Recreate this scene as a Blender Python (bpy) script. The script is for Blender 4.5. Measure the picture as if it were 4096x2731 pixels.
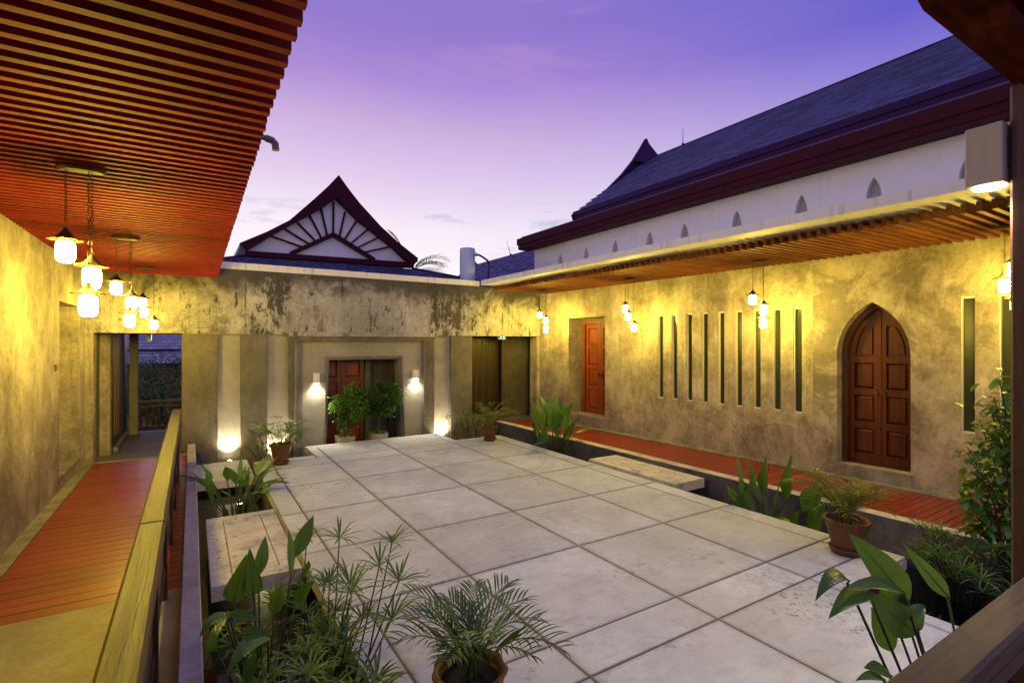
import bpy, math, random
from mathutils import Vector, Matrix
from mathutils.geometry import tessellate_polygon
R = math.radians
rnd = random.Random(7)
for o in list(bpy.data.objects): bpy.data.objects.remove(o)
sc = bpy.context.scene
COL = sc.collection
PI = math.pi

# ------------------------------------------------------------------ camera
cam_d = bpy.data.cameras.new('camera'); cam = bpy.data.objects.new('camera', cam_d); COL.objects.link(cam)
cam.location = (0, 0, 2.0); cam.rotation_euler = (R(90.15), 0, R(-32.02))
cam_d.sensor_width = 36; cam_d.lens = 17.99; cam_d.clip_start = .05; cam_d.clip_end = 5000
sc.camera = cam
# ------------------------------------------------------------------ node helpers
class NT:
    def __init__(s, tree): s.t = tree; s.n = tree.nodes; s.l = tree.links
    def new(s, kind, **kw):
        n = s.n.new(kind)
        for k, v in kw.items(): setattr(n, k, v)
        return n
    def put(s, sock, val):
        if isinstance(val, bpy.types.NodeSocket): s.l.new(val, sock)
        elif isinstance(val, (tuple, list)) and len(val) == 3 and sock.type == 'RGBA': sock.default_value = (*val, 1)
        else: sock.default_value = val
    def math(s, op, a, b=None, clamp=False):
        n = s.new('ShaderNodeMath', operation=op, use_clamp=clamp); s.put(n.inputs[0], a)
        if b is not None: s.put(n.inputs[1], b)
        return n.outputs[0]
    def vmath(s, op, a, b=None):
        n = s.new('ShaderNodeVectorMath', operation=op); s.put(n.inputs[0], a)
        if b is not None: s.put(n.inputs[1], b)
        return n.outputs['Value'] if op == 'DOT_PRODUCT' else n.outputs[0]
    def noise(s, vec, scale, detail=4, rough=.6, dist=0):
        n = s.new('ShaderNodeTexNoise'); s.put(n.inputs['Vector'], vec)
        n.inputs['Scale'].default_value = scale; n.inputs['Detail'].default_value = detail
        n.inputs['Roughness'].default_value = rough; n.inputs['Distortion'].default_value = dist
        return n.outputs['Fac']
    def ramp(s, fac, stops, interp='LINEAR'):
        n = s.new('ShaderNodeValToRGB'); e = n.color_ramp.elements; n.color_ramp.interpolation = interp
        while len(e) < len(stops): e.new(.5)
        for i, (p, c) in enumerate(stops):
            e[i].position = p; e[i].color = (c, c, c, 1) if isinstance(c, (int, float)) else (*c, 1)
        s.put(n.inputs[0], fac); return n.outputs[0]
    def mix(s, fac, a, b, mode='MIX'):
        n = s.new('ShaderNodeMix', data_type='RGBA', blend_type=mode)
        s.put(n.inputs[0], fac); s.put(n.inputs[6], a); s.put(n.inputs[7], b); return n.outputs[2]
    def scale(s, vec, v): return s.vmath('MULTIPLY', vec, v)
    def bump(s, h, strength=.3, dist=.01):
        n = s.new('ShaderNodeBump'); n.inputs['Strength'].default_value = strength
        n.inputs['Distance'].default_value = dist; s.put(n.inputs['Height'], h); return n.outputs[0]

# ------------------------------------------------------------------ world: dusk sky
w = bpy.data.worlds.new('World'); sc.world = w; w.use_nodes = True
N = NT(w.node_tree); N.n.clear()
tc = N.new('ShaderNodeTexCoord').outputs['Generated']
sep = N.new('ShaderNodeSeparateXYZ'); N.put(sep.inputs[0], tc)
zz = sep.outputs[2]
wob = N.math('MULTIPLY', N.math('SUBTRACT', N.noise(tc, 2.2, 3), .5), .06)
zw = N.math('ADD', zz, wob)
near_g = N.ramp(zw, [(.0, (.93,.90,.95)), (.12, (.94,.91,.96)), (.22, (.87,.79,.92)), (.30, (.72,.58,.84)), (.383, (.58,.41,.72)), (.45, (.40,.25,.67)), (.52, (.285,.185,.61)), (.70, (.25,.20,.58)), (1., (.26,.29,.62))])
away_g = N.ramp(zw, [(.0, (.90,.78,.88)), (.16, (.82,.70,.86)), (.28, (.52,.44,.80)), (.38, (.24,.20,.68)), (.46, (.10,.095,.59)), (.70, (.17,.17,.58)), (1., (.26,.29,.62))])  # unseen low sky and zenith brightened to lift gable, walls and paving
hor = N.vmath('NORMALIZE', N.scale(tc, (1., 1., 0.)))
azd = N.vmath('DOT_PRODUCT', hor, (.12, .993, 0.))               # towards the last light
azf = N.ramp(N.math('ADD', N.math('MULTIPLY', azd, .5), .5), [(.60, 1.), (.74, .85), (.86, .42), (.96, .06), (1., 0.)])
warm = N.mix(azf, near_g, away_g)
# pink wisps high up
wv = N.scale(tc, (1.6, 1.6, 5.))
wisp = N.ramp(N.noise(wv, 2.0, 5, .62, .6), [(.52, 0.), (.72, 1.)])
hi = N.ramp(zz, [(.38, 0.), (.55, 1.)])
col = N.mix(N.math('MULTIPLY', N.math('MULTIPLY', wisp, hi), .6), warm, (.62, .32, .64))
# low grey-blue cloud scraps
lowc = N.ramp(N.noise(N.scale(tc, (3., 3., 14.)), 2.6, 4, .55), [(.57, 0.), (.68, 1.)])
lowm = N.ramp(zz, [(.15, 0.), (.19, 1.), (.23, 1.), (.27, 0.)])
col = N.mix(N.math('MULTIPLY', N.math('MULTIPLY', lowc, lowm), .55), col, (.40, .42, .68))
gnd = N.ramp(zz, [(-.06 + .5 * 0, 0.), (.02, 1.)])
col = N.mix(gnd, (.05, .05, .09), col)
sky = N.new('ShaderNodeTexSky', sky_type='NISHITA'); sky.sun_disc = False
sky.sun_elevation = R(2); sky.sun_rotation = R(12)
nis = N.mix(1., sky.outputs[0], (.012, .012, .012), 'MULTIPLY')
col = N.mix(1., col, nis, 'ADD')
bg = N.new('ShaderNodeBackground'); N.put(bg.inputs[0], col); bg.inputs[1].default_value = 1.0
out = N.new('ShaderNodeOutputWorld'); N.l.new(bg.outputs[0], out.inputs[0])
# last light of the set sun
sun_d = bpy.data.lights.new('sun', 'SUN'); sun_d.energy = .12; sun_d.angle = R(25); sun_d.color = (1, .72, .85)
sun = bpy.data.objects.new('sun', sun_d); COL.objects.link(sun)
sun.rotation_euler = Vector((-.20, -.975, -.12)).to_track_quat('-Z', 'Y').to_euler()
sc.view_settings.view_transform = 'Standard'; sc.view_settings.look = 'None'
sc.view_settings.exposure = 0; sc.view_settings.gamma = 1; sc.view_settings.use_curve_mapping = False
sc.render.engine = 'CYCLES'; sc.cycles.use_denoising = True
sc.cycles.max_bounces = 6; sc.cycles.diffuse_bounces = 2; sc.cycles.sample_clamp_indirect = 4
sc.cycles.caustics_reflective = False; sc.cycles.caustics_refractive = False

# ------------------------------------------------------------------ mesh builder
class MB:
    def __init__(s, T=None): s.v = []; s.f = []; s.T = T
    def add(s, vs, fs):
        o = len(s.v); s.v += [Vector(s.T(p)) if s.T else Vector(p) for p in vs]
        s.f += [tuple(i + o for i in f) for f in fs]; return s
    def box(s, x0, x1, y0, y1, z0, z1):
        return s.hexa([(x0,y0,z0),(x1,y0,z0),(x1,y1,z0),(x0,y1,z0),(x0,y0,z1),(x1,y0,z1),(x1,y1,z1),(x0,y1,z1)])
    def hexa(s, p): return s.add(p, [(0,3,2,1),(4,5,6,7),(0,1,5,4),(1,2,6,5),(2,3,7,6),(3,0,4,7)])
    def bbox(s, x0, x1, y0, y1, z0, z1, b):      # box with bevelled top edges and verticals
        s.add([(x0+b,y0,z0),(x1-b,y0,z0),(x1,y0+b,z0),(x1,y1-b,z0),(x1-b,y1,z0),(x0+b,y1,z0),(x0,y1-b,z0),(x0,y0+b,z0),
               (x0+b,y0,z1-b),(x1-b,y0,z1-b),(x1,y0+b,z1-b),(x1,y1-b,z1-b),(x1-b,y1,z1-b),(x0+b,y1,z1-b),(x0,y1-b,z1-b),(x0,y0+b,z1-b),
               (x0+b,y0+b,z1),(x1-b,y0+b,z1),(x1-b,y1-b,z1),(x0+b,y1-b,z1)],
              [(7,6,5,4,3,2,1,0)] + [(i,(i+1)%8,8+(i+1)%8,8+i) for i in range(8)] +
              [(8,9,17,16),(9,10,17),(10,11,18,17),(11,12,18),(12,13,19,18),(13,14,19),(14,15,16,19),(15,8,16),(16,17,18,19)])
        return s
    def tube(s, pts, r, n=6, cap=True):
        pts = [Vector(p) for p in pts]; k = len(pts); rs = r if isinstance(r, (list, tuple)) else [r] * k
        vs = []; a = None
        for i, p in enumerate(pts):
            d = (pts[min(i+1,k-1)] - pts[max(i-1,0)]).normalized()
            if a is None: a = d.cross(Vector((0,0,1)) if abs(d.z) < .9 else Vector((1,0,0))).normalized()
            a = (a - d * a.dot(d)).normalized(); b = d.cross(a)
            vs += [p + (a * math.cos(t) + b * math.sin(t)) * rs[i] for t in [2*PI*j/n for j in range(n)]]
        fs = [(i*n+j, i*n+(j+1)%n, (i+1)*n+(j+1)%n, (i+1)*n+j) for i in range(k-1) for j in range(n)]
        if cap: fs += [tuple(range(n-1,-1,-1)), tuple(range((k-1)*n, k*n))]
        return s.add(vs, fs)
    def lathe(s, prof, c=(0,0,0), n=24, wob=None):
        vs = []
        for i, (r, z) in enumerate(prof):
            for j in range(n):
                t = 2*PI*j/n; q = wob(i, t) if wob else (1, 0)
                vs.append((c[0] + r*q[0]*math.cos(t), c[1] + r*q[0]*math.sin(t), c[2] + z + q[1]))
        k = len(prof)
        fs = [(i*n+j, i*n+(j+1)%n, (i+1)*n+(j+1)%n, (i+1)*n+j) for i in range(k-1) for j in range(n)]
        if prof[0][0] > 1e-4: fs.append(tuple(range(n-1,-1,-1)))
        if prof[-1][0] > 1e-4: fs.append(tuple(range((k-1)*n, k*n)))
        return s.add(vs, fs)
    def plate(s, outer, holes, y0, y1):
        """flat plate in the local (x,z) plane between y0 (front) and y1 (back) with real holes"""
        loops = [outer] + list(holes)
        flat = [p for l in loops for p in l]; n = len(flat)
        tris = tessellate_polygon([[Vector((p[0], p[1], 0)) for p in l] for l in loops])
        vs = [(p[0], y0, p[1]) for p in flat] + [(p[0], y1, p[1]) for p in flat]
        fs = []
        for t in tris:
            a, b, c = [flat[i] for i in t]
            cr = (b[0]-a[0])*(c[1]-a[1]) - (b[1]-a[1])*(c[0]-a[0])
            if abs(cr) < 1e-10: continue
            if cr < 0: t = (t[0], t[2], t[1])
            fs.append(tuple(t)); fs.append((t[0]+n, t[2]+n, t[1]+n))
        o = 0
        for l in loops:
            k = len(l)
            fs += [(o+i, o+(i+1)%k, n+o+(i+1)%k, n+o+i) for i in range(k)]
            o += k
        return s.add(vs, fs)
    def mesh(s, name='m', mat=None, smooth=False):
        c = Vector((0,0,0))
        if s.v:
            lo = Vector([min(p[i] for p in s.v) for i in range(3)]); hi = Vector([max(p[i] for p in s.v) for i in range(3)]); c = (lo+hi)/2
        m = bpy.data.meshes.new(name); m.from_pydata([p - c for p in s.v], [], s.f); m.validate()
        if mat: m.materials.append(mat)
        if smooth: m.polygons.foreach_set('use_smooth', [True]*len(m.polygons))
        return m, c
WL = {}   # world location of every object (used for parenting)
def props(o, label=None, cat=None, group=None, kind=None):
    for k, v in (('label',label),('category',cat),('group',group),('kind',kind)):
        if v: o[k] = v
    return o
def put(o, parent, loc):
    COL.objects.link(o); WL[o.name] = Vector(loc)
    if parent: o.parent = parent; o.location = Vector(loc) - WL[parent.name]
    else: o.location = loc
    return o
def obj(name, mb, mat, parent=None, smooth=False, fix=True, **kw):
    m, c = mb.mesh(name, mat, smooth)
    if fix and len(m.polygons) < 6000:
        import bmesh
        b = bmesh.new(); b.from_mesh(m); bmesh.ops.recalc_face_normals(b, faces=b.faces); b.to_mesh(m); b.free()
    return props(put(bpy.data.objects.new(name, m), parent, c), **kw)
def empty(name, loc, **kw):
    o = bpy.data.objects.new(name, None); o.empty_display_size = .2
    return props(put(o, None, loc), **kw)
def piece(name, mesh, parent, loc, rot=None, scale=None):
    o = put(bpy.data.objects.new(name, mesh), parent, loc)
    if rot is not None: o.rotation_euler = rot
    if scale is not None: o.scale = scale
    return o
def smooth_by_angle(o, a=40):
    o.data.polygons.foreach_set('use_smooth', [True]*len(o.data.polygons))
    o.data.set_sharp_from_angle(angle=R(a))

# ------------------------------------------------------------------ materials
def newmat(name):
    m = bpy.data.materials.new(name); m.use_nodes = True; n = NT(m.node_tree)
    return m, n, n.n['Principled BSDF']
def pos(n, sc3=None):
    p = n.new('ShaderNodeNewGeometry').outputs['Position']
    return n.scale(p, sc3) if sc3 else p
def objrand(n): return n.new('ShaderNodeObjectInfo').outputs['Random']
def concrete(name, dark, light, stain_c=(.05,.045,.04), stain=(.56,.70), stain_amt=.6, streak=.5, rough=.7, bump=.25, spec=.35, blot=1.1, drip=0, topz=None, speck=0, crack=0):
    m, n, b = newmat(name); p = pos(n)
    big = n.noise(p, blot, 8, .66, .3); st = n.noise(n.scale(p, (3.6, 3.6, 1.0)), 1.6, 9, .74, .9); fine = n.noise(p, 22, 4, .65)
    f = n.math('ADD', n.math('MULTIPLY', big, 1-streak*.75), n.math('MULTIPLY', st, streak*.75))
    f = n.math('ADD', n.math('MULTIPLY', f, .82), n.math('MULTIPLY', fine, .18))
    c = n.ramp(f, [(.38, dark), (.50, tuple((a+d)/2 for a, d in zip(dark, light))), (.60, light)])
    sm = n.ramp(n.noise(n.vmath('ADD', p, (3.1, 7.7, 1.3)), blot*.9, 12, .74, .5), [(stain[0], 0.), (stain[1], 1.)])
    c = n.mix(n.math('MULTIPLY', sm, stain_amt), c, stain_c)
    if drip:
        dm = n.ramp(n.noise(n.scale(p, (9., 9., .35)), 1.1, 6, .72), [(.53, 0.), (.62, 1.)])
        br = n.ramp(n.noise(p, 6, 6, .75), [(.42, 0.), (.58, 1.)])
        c = n.mix(n.math('MULTIPLY', n.math('MULTIPLY', dm, br), drip), c, (.03, .027, .025))
    if topz:
        sx_ = n.new('ShaderNodeSeparateXYZ'); n.put(sx_.inputs[0], p); xn = n.math('MULTIPLY', n.math('ADD', sx_.outputs[0], 2.), .1)
        mk = n.ramp(xn, [(.28, 0.), (.305, .75), (.345, .85), (.37, .1), (.645, .1), (.665, 1.), (.72, .9), (.78, .35), (.9, .2)])
        pk_ = n.math('ADD', n.noise(n.scale(p, (3.4, 3.4, 1.5)), 1.9, 12, .8, .3), n.math('MULTIPLY', mk, .11))
        c = n.mix(n.math('MULTIPLY', n.ramp(pk_, [(.57, 0.), (.61, 1.)]), .9), c, (.032, .028, .026))
    if topz:   # rain-washed dirt along the top of the wall, ragged lower edge
        z = n.new('ShaderNodeSeparateXYZ'); n.put(z.inputs[0], p)
        h = n.math('ADD', z.outputs[2], n.math('MULTIPLY', n.math('SUBTRACT', n.noise(p, 1.6, 7, .7, .5), .5), 1.5))
        tm = n.ramp(n.math('SUBTRACT', h, topz[0]), [(0., 0.), (topz[1]-topz[0], 1.)])
        c = n.mix(n.math('MULTIPLY', tm, .92), c, (.048, .042, .038))
    if speck:
        s1 = n.ramp(n.noise(n.vmath('ADD', p, (9.,2.,0.)), 1.1, 3, .5), [(.52, 0.), (.66, 1.)])
        s2 = n.ramp(n.noise(p, 14, 8, .78), [(.53, 0.), (.60, 1.)])
        c = n.mix(n.math('MULTIPLY', n.math('MULTIPLY', s1, s2), .9), c, (.17, .17, .18))
        s3 = n.ramp(n.noise(p, 75, 3, .7), [(.60, 0.), (.68, 1.)])
        c = n.mix(n.math('MULTIPLY', s3, .45), c, (.26, .25, .24))
        s5 = n.ramp(n.noise(n.scale(p, (1., 2.6, 1.)), 5, 9, .75, .4), [(.50, 0.), (.64, 1.)])
        c = n.mix(n.math('MULTIPLY', s5, .30), c, (.30, .29, .29))
        tcg = n.new('ShaderNodeTexCoord').outputs['Generated']; sg = n.new('ShaderNodeSeparateXYZ'); n.put(sg.inputs[0], tcg)
        ex_ = [n.math('MINIMUM', q, n.math('SUBTRACT', 1., q)) for q in (sg.outputs[0], sg.outputs[1])]
        ed = n.math('ADD', n.math('MINIMUM', *ex_), n.math('MULTIPLY', n.math('SUBTRACT', n.noise(p, 9, 6, .7), .5), .09))
        c = n.mix(n.math('MULTIPLY', n.ramp(ed, [(.0, 1.), (.035, 0.)]), .55), c, (.24, .22, .20))
        hv_ = n.new('ShaderNodeHueSaturation'); n.put(hv_.inputs['Color'], c); n.put(hv_.inputs['Value'], n.math('ADD', n.math('MULTIPLY', objrand(n), .2), .88)); c = hv_.outputs[0]
        s4 = n.ramp(n.noise(n.vmath('ADD', p, (0.,5.,0.)), .55, 5, .6), [(.40, 0.), (.62, 1.)])
        c = n.mix(n.math('MULTIPLY', s4, .45), c, (.36, .35, .34))
    if crack:
        cv = n.new('ShaderNodeTexVoronoi', feature='DISTANCE_TO_EDGE'); cv.inputs['Scale'].default_value = 6.5
        wn_ = n.new('ShaderNodeTexNoise'); n.put(wn_.inputs['Vector'], p); wn_.inputs['Scale'].default_value = 5; n.put(cv.inputs['Vector'], n.vmath('ADD', p, n.scale(wn_.outputs['Color'], (.25,.25,.25))))
        ck = n.math('MULTIPLY', n.ramp(cv.outputs['Distance'], [(.0, 1.), (.03, 0.)]), n.ramp(n.noise(p, 2.5, 3), [(.42, 0.), (.55, 1.)]))
        c = n.mix(n.math('MULTIPLY', ck, crack), c, (.13, .11, .10))
    cr = n.new('ShaderNodeTexVoronoi', feature='DISTANCE_TO_EDGE'); n.put(cr.inputs['Vector'], n.vmath('ADD', p, n.scale(n.new('ShaderNodeTexNoise').outputs['Color'], (.3,.3,.3))))
    cr.inputs['Scale'].default_value = .9
    cm = n.math('MULTIPLY', n.ramp(cr.outputs['Distance'], [(0., 1.), (.004, 0.)]), n.ramp(n.noise(p, .7, 2), [(.54, 0.), (.64, 1.)]))
    c = n.mix(n.math('MULTIPLY', cm, .35 if not speck else 0.), c, (.03, .03, .03))
    n.put(b.inputs['Base Color'], c)
    n.put(b.inputs['Roughness'], n.math('ADD', n.math('MULTIPLY', big, .25), rough - .12))
    b.inputs['Specular IOR Level'].default_value = spec
    n.put(b.inputs['Normal'], n.bump(n.math('ADD', n.math('MULTIPLY', fine, .4), n.math('ADD', n.math('MULTIPLY', st, .8), big)), bump, .03))
    return m
def wood(name, dark, light, axis=0, rough=.4, var=.35, bump=.12, coat=0, spec=.5, stain=0):
    m, n, b = newmat(name); p = pos(n)
    s = [9., 9., 9.]; s[axis] = .55
    g = n.noise(n.scale(p, tuple(s)), 2.2, 6, .66, .5); g2 = n.noise(n.scale(p, tuple(3.2*q for q in s)), 3, 3, .6)
    f = n.math('ADD', n.math('MULTIPLY', g, .75), n.math('MULTIPLY', g2, .25))
    c = n.ramp(f, [(.33, dark), (.66, light)])
    v = n.math('ADD', n.math('MULTIPLY', objrand(n), var), 1 - var/2)
    c = n.mix(1., c, n.new('ShaderNodeCombineColor').outputs[0], 'MULTIPLY') if False else c
    hv = n.new('ShaderNodeHueSaturation'); n.put(hv.inputs['Color'], c); n.put(hv.inputs['Value'], v); c = hv.outputs[0]
    if stain:
        sm = n.ramp(n.noise(p, 5, 5, .7), [(.55, 0.), (.66, 1.)])
        c = n.mix(n.math('MULTIPLY', sm, stain), c, (.02, .012, .01))
    n.put(b.inputs['Base Color'], c); n.put(b.inputs['Roughness'], n.math('ADD', n.math('MULTIPLY', g, .25), rough - .1))
    b.inputs['Specular IOR Level'].default_value = spec; b.inputs['Coat Weight'].default_value = coat
    b.inputs['Coat Roughness'].default_value = .18
    n.put(b.inputs['Normal'], n.bump(n.math('ADD', g, n.math('MULTIPLY', g2, .5)), bump, .01))
    return m
def paint(name, colr, rough=.5, var=.12, dirt=.25, dirtc=(.12,.1,.09), spec=.4, metal=0):
    m, n, b = newmat(name); p = pos(n)
    big = n.noise(p, 1.7, 5, .65); st = n.noise(n.scale(p, (8., 8., .8)), 1.5, 5, .65)
    c = n.mix(n.ramp(big, [(.3, 0.), (.7, 1.)]), tuple(q*(1-var) for q in colr), colr)
    c = n.mix(n.math('MULTIPLY', n.ramp(n.math('MULTIPLY', st, n.math('ADD', big, .45)), [(.50, 0.), (.68, 1.)]), dirt), c, dirtc)
    n.put(b.inputs['Base Color'], c); n.put(b.inputs['Roughness'], n.math('ADD', n.math('MULTIPLY', big, .2), rough-.1))
    b.inputs['Specular IOR Level'].default_value = spec; b.inputs['Metallic'].default_value = metal
    n.put(b.inputs['Normal'], n.bump(n.noise(p, 30, 3), .08, .005))
    return m
def leafmat(name, c1, c2, trans=.3, rough=.42, vein=False):
    m, n, b = newmat(name); p = pos(n)
    f = n.math('ADD', n.math('MULTIPLY', n.noise(p, 9, 3), .6), n.math('MULTIPLY', objrand(n), .4))
    c = n.ramp(f, [(.3, c1), (.7, c2)])
    c = n.mix(n.math('MULTIPLY', n.ramp(n.noise(p, 17, 5, .7), [(.60, 0.), (.70, 1.)]), .45), c, (.16, .13, .03))
    n.put(b.inputs['Base Color'], c); b.inputs['Roughness'].default_value = rough
    wv_ = n.new('ShaderNodeTexWave'); n.put(wv_.inputs['Vector'], p); wv_.inputs['Scale'].default_value = 22; wv_.inputs['Distortion'].default_value = 1.5
    n.put(b.inputs['Normal'], n.bump(n.math('ADD', wv_.outputs['Fac'], n.noise(p, 35, 3)), .25, .004))
    tr = n.new('ShaderNodeBsdfTranslucent'); n.put(tr.inputs[0], n.mix(.5, c, (.25, .42, .03)))
    mx = n.new('ShaderNodeMixShader'); mx.inputs[0].default_value = trans
    o = n.n['Material Output']; n.l.new(b.outputs[0], mx.inputs[1]); n.l.new(tr.outputs[0], mx.inputs[2]); n.l.new(mx.outputs[0], o.inputs[0])
    return m
def emit(name, c, s):
    m, n, b = newmat(name); b.inputs['Base Color'].default_value = (*c, 1)
    b.inputs['Emission Color'].default_value = (*c, 1); b.inputs['Emission Strength'].default_value = s
    return m

M = {}
M['wall'] = concrete('render_streaked', (.165,.132,.10), (.52,.45,.36), stain=(.50,.66), stain_amt=.55, streak=.42, drip=.35, blot=1.5, bump=.35)
M['wallR'] = concrete('render_blotched', (.145,.113,.083), (.50,.425,.34), stain_c=(.10,.085,.07), stain=(.50,.57), stain_amt=.62, streak=.35, blot=1.15)
M['beam'] = concrete('render_weathered', (.24,.22,.20), (.52,.49,.46), stain_c=(.05,.046,.042), stain=(.55,.66), stain_amt=.75, streak=.45, drip=.9, topz=(2.85, 3.20), bump=.4)
M['panel'] = concrete('render_panel', (.075,.064,.05), (.19,.165,.135), stain_c=(.05,.044,.036), stain_amt=.6, streak=.55)  # unlit panels and recesses: their shade is put into this darker render
M['passage'] = concrete('passage_shade_render', (.025,.021,.016), (.075,.062,.047), stain_amt=.5, streak=.5)  # near-black tone puts the dimness of the passage into its walls
M['portal'] = concrete('render_portal', (.22,.20,.18), (.36,.335,.305), stain_amt=.3, streak=.4)
M['stone_frame'] = concrete('stone_frame', (.13,.125,.12), (.24,.23,.225), stain_amt=.3, streak=.5)
M['slab'] = concrete('pale_concrete', (.51,.56,.615), (.67,.73,.785), stain_c=(.22,.21,.21), stain=(.57,.70), stain_amt=.5, streak=0, rough=.68, bump=.12, blot=1.6, speck=.7)
M['slabcrack'] = concrete('cracked_concrete', (.50,.48,.45), (.68,.65,.61), stain_c=(.2,.185,.18), stain=(.54,.62), stain_amt=.6, streak=0, rough=.7, bump=.2, blot=3.2, crack=.85)
M['joint'] = concrete('joint_mortar', (.13,.105,.08), (.27,.22,.165), stain_amt=.4, streak=0)
M['kerb'] = concrete('kerb_concrete', (.42,.39,.35), (.62,.58,.53), stain_c=(.13,.12,.12), stain_amt=.6, streak=0, blot=3)
M['pondwall'] = concrete('damp_concrete', (.09,.085,.085), (.19,.18,.18), stain_c=(.025,.023,.03), stain=(.48,.62), stain_amt=.7, streak=.5)
M['plinth'] = concrete('ochre_plinth', (.10,.07,.03), (.30,.21,.09), stain_c=(.03,.022,.012), stain_amt=.7, streak=.7)
M['strip'] = concrete('strip_concrete', (.15,.135,.11), (.30,.27,.225), stain_c=(.05,.045,.035), stain_amt=.7, streak=0, blot=4)
M['floor'] = concrete('floor_concrete', (.24,.20,.15), (.40,.35,.27), stain_amt=.3, streak=0, rough=.5, blot=1.5)
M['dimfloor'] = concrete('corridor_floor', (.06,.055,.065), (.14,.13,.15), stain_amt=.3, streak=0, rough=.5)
M['board'] = wood('red_deck_board', (.15,.012,.003), (.31,.033,.008), 0, .33, .35, .08, spec=.5, coat=.15)
M['slat'] = wood('red_slat', (.15,.009,.008), (.31,.030,.022), 0, .62, .4, .15, spec=.12, stain=.55)
M['slatR'] = wood('brown_slat', (.09,.028,.012), (.26,.085,.036), 0, .6, .4, .15, spec=.15, stain=.4)
M['door'] = wood('mahogany_door', (.045,.008,.003), (.115,.024,.007), 2, .42, .15, .06, coat=.05, spec=.25)
M['door3'] = wood('red_entrance_door', (.12,.013,.006), (.23,.034,.014), 2, .4, .15, .06, coat=.1)
M['door2'] = wood('orange_teak_door', (.13,.024,.006), (.25,.056,.013), 2, .45, .15, .06, coat=.05, spec=.25)
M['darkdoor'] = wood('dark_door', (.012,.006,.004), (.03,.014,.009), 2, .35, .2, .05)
M['gilt'] = paint('gilded_line', (.20,.13,.04), .35, .2, .1)
M['rail'] = wood('varnished_rail', (.030,.017,.003), (.105,.062,.010), 1, .50, .1, 1.0, spec=.4, coat=.0)
M['railF'] = wood('weathered_rail', (.018,.010,.006), (.12,.070,.036), 0, .7, .1, .5)
M['post'] = wood('dark_post', (.035,.014,.008), (.11,.045,.022), 2, .5, .15, .3, stain=.3)
M['corbel'] = wood('red_corbel', (.035,.009,.006), (.11,.024,.018), 0, .9, .15, .3, spec=.0, stain=.25)
M['maroon'] = paint('maroon_paint', (.060,.006,.016), .6, .2, .1, (.02,.01,.015), spec=.12)
M['maroon2'] = paint('skylit_maroon_paint', (.04,.010,.07), .55, .2, .1, (.02,.01,.03), spec=.15)  # maroon with the violet of the sky's light mixed into the colour
M['white'] = paint('white_render', (.86,.85,.84), .65, .06, .12, (.35,.33,.32))
M['niche'] = paint('grey_niche_back', (.42,.39,.37), .7, .1, .1)  # one even grey, darker than the wall around the niches
M['white2'] = paint('white_fascia', (.78,.76,.73), .6, .08, .45, (.16,.14,.13))
M['tank'] = paint('tank_plastic', (.50,.58,.68), .4, .05, .15)
M['lampbox'] = paint('lamp_housing', (.42,.36,.30), .45, .12, .2)
M['whitebox'] = paint('white_metal', (.75,.73,.70), .4, .05, .15)
M['greypipe'] = paint('grey_pvc', (.22,.20,.19), .5)
M['black'] = paint('black_metal', (.012,.012,.014), .4, .1, .1)
M['rust'] = paint('rusty_iron', (.10,.06,.03), .55, .4, .5, (.22,.10,.03), metal=.3)
M['brass'] = paint('old_brass', (.12,.075,.025), .35, .3, .4, (.05,.03,.01), metal=.8)
M['terra'] = paint('terracotta', (.13,.047,.020), .55, .35, .6, (.07,.03,.018))
M['soil'] = paint('soil', (.022,.015,.010), .9, .4, .3)
M['planter'] = concrete('planter_cement', (.20,.185,.16), (.34,.32,.28), stain_amt=.4, streak=.2, blot=6)
M['frame'] = paint('cream_frame', (.62,.58,.48), .5, .08, .15)
M['glass'], gn, gb = newmat('smoked_glass'); gb.inputs['Base Color'].default_value = (.028,.032,.020,1); gb.inputs['Roughness'].default_value = .16; gb.inputs['Specular IOR Level'].default_value = .55
M['globe'] = emit('lit_globe', (1., .73, .085), 290)
M['spotlens'] = emit('spot_lens', (1., .86, .55), 60)
M['disc'] = emit('lamp_disc', (1., .80, .52), 22)
M['signgreen'] = emit('sign_green', (.01,.14,.05), .8)
M['signwhite'] = emit('sign_white', (.8,1.,.88), 1.6)
M['digit'] = paint('ochre_digit', (.42,.22,.04), .45, .1, .1)
M['shingle'], n, b = newmat('slate_shingle')
isl = n.new('ShaderNodeNewGeometry').outputs['Random Per Island']
c = n.ramp(n.math('ADD', n.math('MULTIPLY', n.math('FRACT', n.math('ADD', isl, objrand(n))), .55), n.math('MULTIPLY', n.noise(pos(n, (4.,1.3,4.)), 3, 4), .55)), [(.2, (.014,.014,.055)), (.75, (.085,.085,.27))])
n.put(b.inputs['Base Color'], c); b.inputs['Roughness'].default_value = .5; n.put(b.inputs['Normal'], n.bump(n.noise(pos(n), 40, 3), .2, .01))
M['rooftile'], n, b = newmat('grey_roof_tile')
n.put(b.inputs['Base Color'], n.ramp(objrand(n), [(0., (.26,.25,.29)), (1., (.44,.42,.48))])); b.inputs['Roughness'].default_value = .45
M['canna'] = leafmat('broad_leaf', (0.033,0.112,0.015), (0.090,0.240,0.033), .25, .35)
M['palm'] = leafmat('palm_leaf', (0.048,0.120,0.032), (0.120,0.224,0.056), .25, .4)
M['palmy'] = leafmat('palm_leaf_yellowing', (0.081,0.115,0.020), (0.230,0.216,0.041), .25, .4)
M['cyp'] = leafmat('sedge_leaf', (0.042,0.123,0.023), (0.114,0.247,0.048), .2, .45)
M['shrub'] = leafmat('shrub_leaf', (0.037,0.119,0.013), (0.106,0.263,0.031), .3, .38)
M['bush'] = leafmat('bush_leaf', (0.042,0.128,0.018), (0.128,0.270,0.038), .3, .36)
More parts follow.
